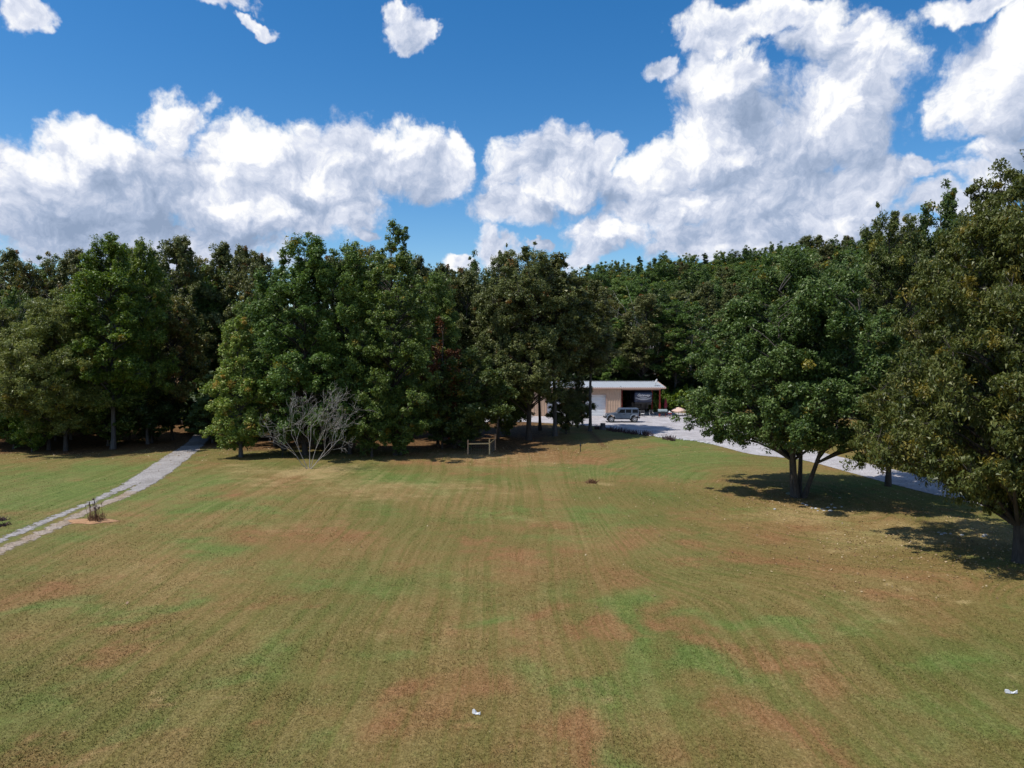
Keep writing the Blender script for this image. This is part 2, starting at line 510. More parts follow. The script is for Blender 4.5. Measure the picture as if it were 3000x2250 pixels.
GRN = [(1420,985,140,26,1),(1480,950,60,26,.8),(1330,1012,230,14,1),(820,1030,170,15,.7),(150,1050,270,60,.75),(420,1085,70,25,.8),(100,1310,90,14,.9),(260,1340,110,16,.6),(1445,1370,55,110,1),(1350,1520,120,70,.7),
       (1500,1190,60,26,.5),(1650,1480,110,30,.9),(1390,1620,80,45,.9),(2000,1440,90,30,.7),(640,1410,90,15,.6),(1180,1510,60,50,.6),(900,1240,120,26,.5),(480,1180,90,18,.6),(1620,1340,60,15,.8),(1880,1045,120,18,1),
       (700,1250,160,26,.4),(1010,1350,70,12,.8),(1090,1480,90,30,.6),(400,1610,140,30,.5),(150,1500,120,25,.5),(850,1600,90,25,.5),(1660,1560,100,30,.5),(1850,1560,120,40,.35),(1280,1130,120,30,.5),(540,1120,80,14,.6),(1720,1290,60,30,.5)]
STR = [(880,1055,260,28,.6),(1750,1110,220,26,.7),(2000,1150,190,22,.9),(1870,1180,60,8,.9),(1960,1270,25,5,1),(2040,1300,30,6,1),(520,1485,40,8,1),(1360,1505,25,8,1),(280,1640,60,10,.8),(1500,1465,30,8,.8),(640,1130,150,20,.4),
       (1050,985,120,10,.7),(1130,1000,200,8,.5),(1800,1310,150,40,.4),(300,1250,150,30,.35),(1290,1045,30,6,.9),(580,1010,110,10,.6),(740,1010,90,14,.6),(670,1018,55,10,1.4),(600,1040,160,14,.6),(1120,1120,60,12,.5),(1440,1640,120,14,.4),(2080,1480,120,14,.5),(420,1240,160,16,.5),(900,1400,160,14,.4)]
for a in RED: patch(0, *a)
for a in GRN: patch(1, *a)
for a in STR: patch(2, *a)
# woodland floor: fallen leaves
lit_ = sst(GY + (vnoise(GX, GY, 4.0, 9) - .5) * 5, 63.0, 67.5) * (1 - sst(GX, 2, 8) * sst(GX, 9, 8)) 
lit_ = np.where(GX > 9, sst(GY, 108, 114), lit_)
lit_ = np.where(GX < -34, sst(GY + (vnoise(GX, GY, 4.0, 9) - .5) * 5, 59.5, 63.5), lit_)
GC[..., 3] = lit_
ny, nx = GX.shape
idx = np.arange(ny * nx).reshape(ny, nx)
F = np.stack([idx[:-1, :-1], idx[:-1, 1:], idx[1:, 1:], idx[1:, :-1]], -1).reshape(-1, 4)
GZ = GZ + np.where((GY > 6) & (GY < 110) & (np.abs(GX) < 60), 0.012 * (vnoise(GX, GY, .9, 6) - .5), 0)
gme = np_mesh('ground', np.stack([GX, GY, GZ], -1).reshape(-1, 3), F, True, {'patch': ('POINT', 'FLOAT_COLOR', GC.reshape(-1, 4))})

m, t = new_mat('mown grass field')
co = t.n('ShaderNodeTexCoord').outputs['Object']
pa = t.n('ShaderNodeAttribute', attribute_name='patch', attribute_type='GEOMETRY')
psep = t.n('ShaderNodeSeparateColor', {0: pa.outputs['Color']})
pr, pg, ps, pl = psep.outputs[0], psep.outputs[1], psep.outputs[2], pa.outputs['Alpha']
big = t.noise(co, 0.13, 5.0, 0.6).outputs[0]
big2 = t.noise(t.vmath('ADD', co, (31, 17, 0)).outputs[0], 0.22, 6.0, 0.65).outputs[0]
mid = t.noise(co, 1.1, 6.0, 0.7).outputs[0]
fine = t.noise(co, 9.0, 5.0, 0.75).outputs[0]
grain = t.noise(t.vmath('MULTIPLY', co, (1.0, 0.6, 1.0)).outputs[0], 26.0, 3.0, 0.8).outputs[0]
wob = t.noise(co, 0.06, 2.0, 0.5).outputs[0]
sx = t.n('ShaderNodeSeparateXYZ', {0: co})
rd_ = t.vmath('LENGTH', t.vmath('MULTIPLY', t.vmath('SUBTRACT', co, (18.2, 44.0, 0)).outputs[0], (1, 0.62, 0)).outputs[0]).outputs['Value']
arc = t.math('SUBTRACT', 26.0, rd_)      # the tractor circled the maple here
am = t.math('MULTIPLY', t.smooth(sx.outputs[0], 2.5, 8.0), t.smooth(sx.outputs[1], 24.0, 30.0))
xs = t.math('MULTIPLY_ADD', wob, 3.0, t.math('ADD', t.math('MULTIPLY', arc, am), t.math('MULTIPLY', sx.outputs[0], t.math('SUBTRACT', 1.0, am))))
stp = t.noise(t.n('ShaderNodeCombineXYZ', {0: t.math('MULTIPLY', xs, 2.3), 1: t.math('MULTIPLY', sx.outputs[1], t.math('MULTIPLY', 0.03, t.math('SUBTRACT', 1.0, am))), 2: 0.0}).outputs[0], 1.0, 3.0, 0.65).outputs[0]
OL = (0.108, 0.112, 0.034); OL2 = (0.205, 0.140, 0.062); GR = (0.078, 0.128, 0.034); GR2 = (0.122, 0.168, 0.048); RD = (0.205, 0.098, 0.052); ST = (0.33, 0.25, 0.125)
c = t.ramp(t.noise(co, 0.085, 7.0, 0.68).outputs[0], [(0.36, OL), (0.5, (0.156, 0.123, 0.046)), (0.62, OL2)])
# red clay and dead crabgrass, live grass, straw: drawn patches broken up by noise
e = lambda p, n, a, b, k=1.0: t.math('MULTIPLY', t.smooth(t.math('MULTIPLY_ADD', t.math('SUBTRACT', n, 0.5), 1.3, p), a, b), k)
c = t.mix(e(t.math('MULTIPLY_ADD', t.smooth(big2, 0.48, 0.68), 0.55, pg), mid, 0.02, 0.95, 0.80), c, t.ramp(mid, [(0.35, GR), (0.65, GR2)]))
c = t.mix(e(t.math('MULTIPLY_ADD', t.smooth(big2, 0.50, 0.33), 0.62, pr), mid, 0.05, 1.15, 0.80), c, t.ramp(mid, [(0.35, RD), (0.7, (0.25, 0.132, 0.070))]))
c = t.mix(e(ps, mid, 0.2, 1.0, 0.8), c, ST)
sm = t.smooth(t.noise(co, 0.16, 3.0, 0.6).outputs[0], 0.38, 0.62, 0.5, 1.0)
c = t.mix(t.math('MULTIPLY', sm, t.smooth(stp, 0.44, 0.60, 0.0, 0.34)), c, t.mix(0.5, c, ST))
c = t.mix(t.math('MULTIPLY', sm, t.smooth(stp, 0.50, 0.38, 0.0, 0.38)), c, (0.10, 0.118, 0.032))
# woodland floor
lc = t.ramp(t.noise(co, 3.2, 6.0, 0.8).outputs[0], [(0.36, (0.035, 0.022, 0.012)), (0.5, (0.11, 0.062, 0.03)), (0.66, (0.25, 0.15, 0.075))])
c = t.mix(pl, c, lc)
c = t.mix(t.smooth(fine, 0.30, 0.70), t.n('ShaderNodeHueSaturation', {'Value': 0.74, 'Saturation': 1.08, 'Color': c}).outputs[0], t.n('ShaderNodeHueSaturation', {'Value': 1.28, 'Color': c}).outputs[0])
c = t.mix(t.smooth(grain, 0.36, 0.64), t.n('ShaderNodeHueSaturation', {'Value': 0.78, 'Color': c}).outputs[0], t.n('ShaderNodeHueSaturation', {'Value': 1.25, 'Color': c}).outputs[0])
c = t.n('ShaderNodeHueSaturation', {'Saturation': 1.05, 'Value': 1.0, 'Color': c}).outputs[0]
# fallen leaves: pale and rusty specks
vo = t.n('ShaderNodeTexVoronoi', {'Vector': co, 'Scale': 4.0, 'Randomness': 1.0})
spk = t.math('MULTIPLY', t.math('LESS_THAN', vo.outputs['Distance'], 0.085), t.math('GREATER_THAN', t.n('ShaderNodeSeparateColor', {0: vo.outputs['Color']}).outputs[0], 0.80))
c = t.mix(spk, c, (0.30, 0.24, 0.12))
b = t.n('ShaderNodeBsdfPrincipled', {'Base Color': c, 'Roughness': 0.85, 'Specular IOR Level': 0.15})
hh = t.math('ADD', t.math('ADD', t.math('MULTIPLY', fine, 0.6), t.math('MULTIPLY', grain, 0.4)), t.math('MULTIPLY', t.noise(co, 3.0, 4.0, 0.7).outputs[0], 1.1))
bp = t.n('ShaderNodeBump', {'Strength': 0.6, 'Distance': 0.05, 'Height': hh})
t.t.links.new(bp.outputs[0], b.inputs['Normal'])
finish(t, b.outputs[0])
M['ground'] = m
ground = link('ground', gme, None, M['ground'])
tag(ground, 'mown olive and reddish brown grass field running up to the woods', kind='structure')

# gravel
def gravel_mat(name, a, b_, weeds):
    m, t = new_mat(name)
    co = t.n('ShaderNodeTexCoord').outputs['Object']
    n1 = t.noise(co, 0.55, 6.0, 0.65).outputs[0]
    n2 = t.noise(co, 7.0, 5.0, 0.8).outputs[0]
    vo = t.n('ShaderNodeTexVoronoi', {'Vector': co, 'Scale': 11.0})
    vs = t.n('ShaderNodeSeparateColor', {0: vo.outputs['Color']}).outputs[0]
    c = t.ramp(n1, [(0.35, a), (0.68, b_)])
    c = t.mix(t.smooth(vs, 0.0, 1.0, 0.0, 0.5), c, t.n('ShaderNodeHueSaturation', {'Value': 0.55, 'Color': c}).outputs[0])
    c = t.mix(t.smooth(n2, 0.52, 0.68, 0.0, 0.55), c, t.n('ShaderNodeHueSaturation', {'Value': 0.5, 'Color': c}).outputs[0])
    c = t.mix(t.smooth(t.noise(co, 1.6, 6.0, 0.75).outputs[0], 0.60, 0.70, 0.0, weeds), c, (0.10, 0.10, 0.04))
    b = t.n('ShaderNodeBsdfPrincipled', {'Base Color': c, 'Roughness': 0.9, 'Specular IOR Level': 0.2})
    bp = t.n('ShaderNodeBump', {'Strength': 0.9, 'Distance': 0.05, 'Height': t.math('ADD', vo.outputs['Distance'], n2)})
    t.t.links.new(bp.outputs[0], b.inputs['Normal'])
    ed = t.n('ShaderNodeAttribute', attribute_name='edge', attribute_type='GEOMETRY').outputs['Fac']
    en = t.math('MULTIPLY_ADD', t.noise(co, 2.2, 7.0, 0.72).outputs[0], 0.8, -0.40)
    a_ = t.smooth(t.math('ADD', ed, en), 0.02, 0.14)
    ms = t.n('ShaderNodeMixShader', {0: a_, 1: t.n('ShaderNodeBsdfTransparent').outputs[0], 2: b.outputs[0]})
    finish(t, ms.outputs[0])
    return m
M['gravel'] = gravel_mat('pale gravel', (0.40, 0.375, 0.385), (0.58, 0.555, 0.57), 0.5)
M['gravel2'] = gravel_mat('drive gravel', (0.30, 0.275, 0.26), (0.44, 0.41, 0.395), 0.6)
M['dirt'] = gravel_mat('worn clay track', (0.33, 0.24, 0.16), (0.42, 0.36, 0.31), 0.7)

def catmull(pts, step=0.5):
    pts = [Vector((p[0], p[1], 0)) for p in pts]
    out = []
    for i in range(len(pts) - 1):
        p0 = pts[max(i-1, 0)]; p1 = pts[i]; p2 = pts[i+1]; p3 = pts[min(i+2, len(pts)-1)]
        n = max(2, int((p2 - p1).length / step))
        for k in range(n):
            s = k / n
            out.append(0.5*((2*p1)+(-p0+p2)*s+(2*p0-5*p1+4*p2-p3)*s*s+(-p0+3*p1-3*p2+p3)*s**3))
    out.append(pts[-1]); return out

def strip(name, left, right, mat, lift, rag=0.12, seed=1, cross=8, grow=.16, fade=0.0):
    """ground sheet between two edge lines, ragged at both sides"""
    n = 220
    def res(pl):
        pl = catmull(pl, 0.3); L = [0]
        for a, b in zip(pl, pl[1:]): L.append(L[-1] + (b - a).length)
        tt = np.linspace(0, L[-1], n)
        return np.interp(tt, L, [p.x for p in pl]), np.interp(tt, L, [p.y for p in pl])
    lx, ly = res(left); rx, ry = res(right)
    rng = np.random.RandomState(seed)
    jl = np.convolve(rng.randn(n + 8), np.ones(3) / 3, 'same')[4:-4] * rag; jr = np.convolve(rng.randn(n + 8), np.ones(3) / 3, 'same')[4:-4] * rag
    jl, jr = jl * .3 - grow, jr * .3 + grow
    wdt = np.hypot(rx - lx, ry - ly) + 1e-6
    s = np.linspace(0, 1, cross)[None, :]
    s = (0 + (jl / wdt)[:, None]) * (1 - s) + (1 + (jr / wdt)[:, None]) * s
    X = lx[:, None] + (rx - lx)[:, None] * s; Y = ly[:, None] + (ry - ly)[:, None] * s
    Z = terr(X, Y) + lift
    ii = np.arange(n * cross).reshape(n, cross)
    F = np.stack([ii[:-1, :-1], ii[:-1, 1:], ii[1:, 1:], ii[1:, :-1]], -1).reshape(-1, 4)
    E = np.minimum(np.linspace(0, 1, cross)[None, :], np.linspace(1, 0, cross)[None, :]) * wdt[:, None]
    if fade: E = np.minimum(E, (np.arange(n)[:, None] / n * fade) - .1 + np.abs(np.linspace(-1, 1, cross))[None, :] * .9)
    return np_mesh(name, np.stack([X, Y, Z], -1).reshape(-1, 3), F, True, {'edge': ('POINT', 'FLOAT', E.ravel())})

k3 = 1024 / 3000
def PS(u, v): return P(u * k3, v * k3)      # from full size photo coordinates
# drive at the left: two wheel tracks that merge into a full gravel bed
L_out = [PS(-260,1690), PS(0,1578), PS(120,1528), PS(280,1462), PS(386,1405), PS(488,1336), PS(551,1296), PS(580,1250), PS(590,1215)]
R_out = [PS(-260,1745), PS(0,1622), PS(145,1559), PS(217,1525), PS(280,1489), PS(362,1459), PS(470,1402), PS(566,1330), PS(612,1285), PS(640,1245), PS(650,1212)]
def lerp2(a, b, s): return [tuple(a_[i] + (b_[i] - a_[i]) * s for i in range(3)) for a_, b_ in zip(a, b)]
Lc, Rc = catmull(L_out, .4), catmull(R_out, .4)
def at_frac(pl, f):
    L = [0]
    for a, b in zip(pl, pl[1:]): L.append(L[-1] + (b - a).length)
    return (float(np.interp(f * L[-1], L, [p.x for p in pl])), float(np.interp(f * L[-1], L, [p.y for p in pl])))
# pair both edges by depth
ys = np.linspace(Lc[0].y, min(Lc[-1].y, Rc[-1].y) - .5, 40)
lx = np.interp(ys, [p.y for p in Lc], [p.x for p in Lc]); rx = np.interp(ys, [p.y for p in Rc], [p.x for p in Rc])
ysplit = PS(340, 1445)[1]
tL = [(a, y) for a, y in zip(lx, ys) if y <= ysplit + 9]; tLr = [(a + (b - a) * .24, y) for a, b, y in zip(lx, rx, ys) if y <= ysplit + 9]
tR = [(b, y) for b, y in zip(rx, ys) if y <= ysplit + 9]; tRl = [(b - (b - a) * .33, y) for a, b, y in zip(lx, rx, ys) if y <= ysplit + 9]
fl = [(a, y) for a, y in zip(lx, ys) if y >= ysplit - 1]; fr = [(b, y) for b, y in zip(rx, ys) if y >= ysplit - 1]
tag(link('gravel_wheel_track', strip('gravel_wheel_track', tL, tLr, M['gravel2'], .012, .09, 1, 9, .24), None, M['gravel2']), 'thin grey gravel wheel track on the far side of the grassy drive', kind='structure')
tag(link('dirt_wheel_track', strip('dirt_wheel_track', tRl, tR, M['dirt'], .012, .12, 2, 9, .24), None, M['dirt']), 'tan clay and gravel wheel track on the near side of the drive', kind='structure')
tag(link('gravel_drive', strip('gravel_drive', fl, fr, M['gravel2'], .016, .22, 3, 17, .16, 5.0), None, M['gravel2']), 'grey gravel drive entering the dark woods', kind='structure')
# parking apron and drive at the right
near = [PS(1000,1262), PS(1250,1243), PS(1500,1236), PS(1640,1242), PS(1775,1252), PS(1860,1268), PS(1950,1282), PS(2040,1290), PS(2200,1330), PS(2350,1348), PS(2556,1403), PS(2700,1440), PS(2860,1478), PS(3100,1540), PS(3500,1640)]
far = [PS(1000,1200), PS(1250,1204), PS(1500,1208), PS(1640,1208), PS(1775,1208), PS(1860,1208), PS(2000,1210), PS(2100,1222), PS(2230,1270), PS(2355,1312), PS(2556,1362), PS(2700,1395), PS(2860,1428), PS(3100,1470), PS(3500,1545)]
tag(link('gravel_yard', strip('gravel_yard', near, far, M['gravel'], .02, .22, 4, 40), None, M['gravel']), 'pale gravel yard before the shed running out as a drive', kind='structure')

# ------------------------------------------------------------------ trees
ENV = {
 'round': lambda t: np.sin(np.pi * np.clip(t, 0, 1) ** 0.9) ** 0.55,
 'oval':  lambda t: np.sin(np.pi * np.clip(t, 0, 1) ** 0.72) ** 0.6,
 'high':  lambda t: np.sin(np.pi * np.clip(t, 0, 1) ** 1.25) ** 0.6,
 'pyr':   lambda t: (1 - t) ** 0.75 * np.minimum(1, t * 5 + .35),
 'dome':  lambda t: np.sqrt(np.clip(1 - t ** 2.2, 0, 1)) * np.minimum(1, t * 3.0 + .62),
 'col':   lambda t: (1 - np.clip(t, 0, 1) ** 3) ** 0.7 * np.minimum(1, t * 4 + .5),
}

def segs_mesh(P0, P1, r0, r1, n=3):
    """many separate tapered sticks"""
    P0, P1 = np.asarray(P0, float), np.asarray(P1, float)
    r0 = np.broadcast_to(np.asarray(r0, float), (len(P0),)); r1 = np.broadcast_to(np.asarray(r1, float), (len(P0),))
    T = P1 - P0; T /= np.linalg.norm(T, axis=1, keepdims=True) + 1e-9
    ref = np.where(np.abs(T[:, 2:3]) > 0.9, np.array([[1., 0, 0]]), np.array([[0, 0, 1.]]))
    A = np.cross(T, ref); A /= np.linalg.norm(A, axis=1, keepdims=True) + 1e-9
    B = np.cross(T, A)
    V = []
    for P_, r in ((P0, r0), (P1, r1)):
        for k in range(n):
            a = 2 * np.pi * k / n
            V.append(P_ + (A * np.cos(a) + B * np.sin(a)) * r[:, None])
    V = np.stack(V, 1)           # (N, 2n, 3)
    base = (np.arange(len(P0)) * 2 * n)[:, None]
    F = np.concatenate([np.stack([base[:, 0] + k, base[:, 0] + (k + 1) % n, base[:, 0] + n + (k + 1) % n, base[:, 0] + n + k], -1)[:, None] for k in range(n)], 1)
    return V.reshape(-1, 3), F.reshape(-1, 4)

def limb_pts(a, b, rng, bow=0.18, n=5):
    """curved limb from a to b that leaves steeply and flattens out"""
    a, b = np.array(a, float), np.array(b, float)
    d = b - a; L = np.linalg.norm(d)
    ctrl = a + d * 0.45 + np.array([0, 0, bow * L]) + rng.randn(3) * L * 0.07
    s = np.linspace(0, 1, n)[:, None]
    return a * (1 - s) ** 2 + 2 * ctrl * s * (1 - s) + b * s ** 2

def make_tree(seed, H, R, base, shape, nb=40, cl=9, lv=110, leaf=0.17, spread=1.0, crad=0.55, trunk=0.3, stems=1, flat=0.95, droop=0.0,
              lean=(0, 0), yellow=0.02, outward=0.5, bough_fill=0.45, aspect=1.7, lobes=0.18, bare=0.0, rise=0.18, twig=0.02, dx=None, fork=0.0):
    """returns (wood mesh, leaf mesh). nb boughs, cl leaf clumps to a bough, lv leaves to a clump"""
    rng = np.random.RandomState(seed)
    env = ENV[shape]
    ts = rng.rand(nb * 60); keep = rng.rand(len(ts)) < env(ts) ** 1.1 / 1.0
    ts = ts[keep][:nb]; nb = len(ts)
    # spread the boughs evenly round the trunk
    az = (np.arange(nb) * 2.39996 + rng.rand(nb) * 0.8); rng.shuffle(ts)
    rho = np.clip(rng.rand(nb) ** bough_fill, 0.12, 1) * 0.93
    lob = 1 + lobes * np.sin(az * 2 + rng.rand() * 6) + lobes * rng.randn(nb) * 0.5
    rr = rho * env(ts) * R * lob
    bz = base + ts * (H - base)
    BC = np.stack([rr * np.cos(az), rr * np.sin(az), bz], -1)
    BC[:, 2] -= droop * (rr / R) ** 2 * R * 0.5
    BC[:, :2] += np.array(lean) * (bz / H)[:, None]
    BC = BC[BC[:, 2] > 0.6]; nb = len(BC)
    Vs, Fs = [], []; off = 0
    def addw(V, F):
        nonlocal off
        Vs.append(V); Fs.append(F + off); off += len(V)
    # trunk(s)
    stem_tops = []
    for k in range(stems):
        if stems == 1:
            p0 = np.array([0, 0, -0.3]); top = np.array([lean[0] * .9, lean[1] * .9, H * 0.93]); ang_ = 0; sp = 0
            r0_ = trunk
        else:
            a = k * 2 * np.pi / stems + rng.rand() * .7
            sp = fork * (0.25 + 0.75 * (k > 0)); p0 = np.array([math.cos(a) * trunk * .9, math.sin(a) * trunk * .9, -0.3]) * (1, 1, 1)
            top = np.array([math.cos(a) * sp * R, math.sin(a) * sp * R, H * (0.86 - 0.22 * (k > 0))]); r0_ = trunk * (1.0 if k == 0 else 0.62)
        n = 10; s = np.linspace(0, 1, n)[:, None]
        path = p0 * (1 - s) + top * s + np.concatenate([rng.randn(n, 2).cumsum(0) * 0.06 * H / 14, np.zeros((n, 1))], 1) * s ** .5
        rad = r0_ * (1 - s[:, 0]) ** 0.85 + 0.025; rad[0] *= 1.45
        path[1, 2] = min(path[1, 2], 1.1) if stems == 1 else path[1, 2]
        stem_tops.append((path, rad))
        V, F = segs_mesh(path[:-1], path[1:], rad[:-1], rad[1:], 8); addw(V, F)
    # limbs
    for i in range(nb):
        st = min(range(stems), key=lambda q: np.min(np.linalg.norm(stem_tops[q][0][:, :2] - BC[i, :2], axis=1)) + (0.4 * q))
        path, rad = stem_tops[st]
        horiz = np.linalg.norm(BC[i, :2] - path[-1, :2])
        zz = BC[i, 2] - horiz * (0.55 if rise > 0 else -0.15) - 0.3
        zz = np.clip(zz, max(base * 0.55, 1.0) if rise > 0 else .6, H * 0.88)
        a = np.array([np.interp(zz, path[:, 2], path[:, 0]), np.interp(zz, path[:, 2], path[:, 1]), zz])
        pts = limb_pts(a, BC[i], rng, rise)
        L = np.linalg.norm(BC[i] - a); r = min(0.025 + 0.016 * L, 0.45 * np.interp(zz, path[:, 2], rad) + .02)
        rl = np.linspace(r, 0.015, len(pts))
        V, F = segs_mesh(pts[:-1], pts[1:], rl[:-1], rl[1:], 5); addw(V, F)
    # clumps of leaves round each bough
    big = rng.rand(nb) ** 1.3 * .65 + 0.5
    n_cl = nb * cl
    own = np.repeat(np.arange(nb), cl)
    cd = rng.randn(n_cl, 3); cd /= np.linalg.norm(cd, axis=1, keepdims=True)
    cr = rng.rand(n_cl) ** 0.6 * spread * 1.32 * big[own]
    up_ = sst(ts[:0].size + (BC[own, 2] - base) / (H - base), .55, .9) if False else sst((BC[own, 2] - base) / (H - base), .6, .92)
    cd[:, 2] *= flat * (1 + .6 * up_); cd[:, :2] *= (1 - .25 * up_)[:, None]
    CCn = BC[own] + cd * cr[:, None]
    V, F = segs_mesh(BC[own], CCn, twig, twig * .4, 3); addw(V, F)
    CCn = CCn[rng.rand(len(CCn)) > bare]; n_cl = len(CCn)
    ctone = rng.rand(n_cl)
    cbig = crad * .86 * (0.45 + 1.15 * rng.rand(n_cl) ** 1.4)
    N = n_cl * lv
    co = np.repeat(np.arange(n_cl), lv)
    d = rng.randn(N, 3); d /= np.linalg.norm(d, axis=1, keepdims=True)
    q = rng.rand(N) ** 0.45
    pos = CCn[co] + d * (q * cbig[co])[:, None] * np.array([1.1, 1.1, flat])
    pos[:, 2] -= droop * 0.25 * q ** 2 * cbig[co]
    pos = pos[pos[:, 2] > 0.15] if pos[:, 2].min() < 0.15 else pos
    if len(pos) != N:
        co = co[:len(pos)]; d = d[:len(pos)]; N = len(pos)
    nrm = d * outward * .8 + rng.randn(N, 3) * 0.5 + np.array([0, 0, 0.62 - droop * 0.35])
    nrm /= np.linalg.norm(nrm, axis=1, keepdims=True)
    tv = rng.randn(N, 3) + np.array([0, 0, -droop * 2.2]); tv -= nrm * (tv * nrm).sum(1, keepdims=True); tv /= np.linalg.norm(tv, axis=1, keepdims=True)
    bv = np.cross(nrm, tv)
    sz = leaf * (0.6 + 0.75 * rng.rand(N))[:, None]
    hl = sz * 0.5 * aspect ** 0.5; hw = sz * 0.5 / aspect ** 0.5
    LV = np.stack([pos - tv * hl + bv * hw, pos + tv * hl, pos - tv * hl - bv * hw * (.6 + .4 * rng.rand(N))[:, None]], 1).reshape(-1, 3)
    LF = np.arange(N * 3).reshape(N, 3)
    tint = np.clip(0.36 * ctone[co] + 0.64 * rng.rand(N) ** 1.2, 0, 1)
    cy_ = rng.rand(n_cl) < yellow
    turned = np.where(cy_[co], rng.rand(N) ** 0.5 * .9, (rng.rand(N) < yellow * .35) * rng.rand(N))
    leaves = np_mesh('crown', LV, LF, False, {'tint': ('FACE', 'FLOAT', tint), 'turned': ('FACE', 'FLOAT', turned)})
    wood = np_mesh('trunk', np.concatenate(Vs), np.concatenate(Fs), True)
    return wood, leaves

PROTO = {}
def proto(key, leafm, barkm, H, R, **kw):
    base = kw.pop('base'); shape = kw.pop('shape'); seed = kw.pop('seed')
    wd, lf = make_tree(seed, H, R, base, shape, **kw)
    wd.materials.append(M[barkm]); lf.materials.append(M[leafm])
    PROTO[key] = (wd, lf, H, R)

ntris = 0
def plant(key, name, x, y, H, R, label, group=None, rz=None, leafm=None, cat='tree', z=None, seedr=None):
    wd, lf, h0, r0 = PROTO[key]
    rz = random.uniform(0, 6.28) if rz is None else rz
    root = empty(name, (x, y, terr1(x, y) if z is None else z), label, cat, group, rz)
    root.scale = (R / r0, R / r0, H / h0)
    link('trunk', wd, root)
    o = link('crown', lf, root)
    if leafm:
        o.material_slots[0].link = 'OBJECT'; o.material_slots[0].material = M[leafm]
    return root

random.seed(11)
# species that stand in front, each grown at its own size
proto('maple', 'maple', 'bark', 15.0, 6.3, seed=3, base=4.3, shape='dome', nb=230, cl=12, lv=105, leaf=0.135, spread=.95, crad=0.44, trunk=0.20, stems=4, fork=0.5, droop=0.6, bough_fill=0.42, yellow=0.01, aspect=1.6, lean=(0, 0))
proto('hickory', 'hickory', 'bark', 17.5, 6.9, seed=8, base=2.9, shape='oval', nb=270, cl=13, lv=100, leaf=0.125, spread=1.0, crad=0.42, trunk=0.22, droop=0.9, bough_fill=0.45, yellow=0.09, aspect=2.0, lobes=.12, twig=.022)
proto('gum', 'green', 'bark', 20, 4.2, seed=21, base=1.8, shape='dome', nb=170, cl=10, lv=88, leaf=0.15, spread=.85, crad=0.44, trunk=0.17, droop=0.2, aspect=1.2, yellow=.015)
proto('gum_tall', 'bright', 'bark_grey', 20, 3.9, seed=27, base=4.6, shape='col', nb=140, cl=10, lv=84, leaf=0.15, spread=0.8, crad=0.42, trunk=0.19, aspect=1.2, yellow=.02)
proto('poplar', 'green', 'bark', 20, 4.0, seed=33, base=2.2, shape='dome', nb=140, cl=9, lv=88, leaf=0.15, spread=.85, crad=0.40, trunk=0.2, bare=.14, lobes=.3, aspect=1.2, yellow=.02)
proto('oak', 'oak', 'bark', 19, 4.8, seed=41, base=4.2, shape='dome', nb=160, cl=10, lv=88, leaf=0.15, spread=.9, crad=0.42, trunk=0.24, lobes=.26, bare=.08, aspect=1.5, yellow=.02)
proto('slender_oak', 'oak', 'bark_grey', 16, 2.4, seed=44, base=6.4, shape='oval', nb=76, cl=9, lv=80, leaf=0.15, spread=.75, crad=0.40, trunk=0.125, lobes=.26, bare=.1, aspect=1.5, yellow=.02)
proto('willow_oak', 'olive', 'bark', 13.5, 4.4, seed=47, base=2.0, shape='round', nb=150, cl=11, lv=84, leaf=0.125, spread=.95, crad=0.42, trunk=0.13, droop=.35, aspect=2.8, yellow=.02, bare=.1)
proto('young', 'lime', 'bark_grey', 12, 3.0, seed=52, base=1.1, shape='pyr', nb=110, cl=10, lv=84, leaf=0.125, spread=0.62, crad=0.34, trunk=0.13, droop=.2, aspect=1.2, yellow=.08)
proto('low', 'green', 'bark', 6.0, 2.5, seed=58, base=0.8, shape='round', nb=64, cl=9, lv=80, leaf=0.125, spread=0.55, crad=0.33, trunk=0.08, aspect=1.3)
proto('rusty', 'brown', 'bark', 8, 1.8, seed=61, base=2.2, shape='oval', nb=50, cl=8, lv=50, leaf=0.12, spread=0.5, crad=0.3, trunk=0.07, bare=.25, yellow=.05)
for i in range(4):
    proto(f'wood{i}', ['oak', 'green', 'rust', 'maple'][i], ['bark', 'bark_grey', 'bark', 'bark'][i], 18, 4.2, seed=70 + i, base=[6.0, 5.0, 4.2, 6][i], shape=['dome', 'oval', 'round', 'oval'][i],
          nb=96, cl=8, lv=74, leaf=0.19, spread=.95, crad=0.46, trunk=0.16, lobes=.25, aspect=1.4, bare=.05, yellow=[.03, .02, .12, .01][i])
proto('pine', 'pine', 'bark', 20, 3.0, seed=80, base=6, shape='pyr', nb=90, cl=8, lv=70, leaf=0.24, spread=0.8, crad=0.42, trunk=0.16, flat=.7, aspect=3.0, rise=.05)
proto('cedar', 'cedar', 'bark', 8, 2.0, seed=84, base=0.6, shape='pyr', nb=110, cl=8, lv=70, leaf=0.13, spread=0.45, crad=0.24, trunk=0.09, flat=.4, aspect=3.5, rise=-.12, droop=.3)
proto('shrub', 'dark', 'bark', 3.2, 1.9, seed=90, base=0.15, shape='dome', nb=34, cl=8, lv=40, leaf=0.17, spread=0.55, crad=0.36, trunk=0.05, aspect=1.4)

def tpx(key, name, px, py, top, hw, label, group=None, **kw):
    """a tree whose foot is seen at (px, py), its top at row top and its half width hw pixels"""
    x, y, z = P(px, py)
    H = height_at(top, y) - z
    return plant(key, name, x, y, H, hw * y / FPX, label, group, z=z, **kw)

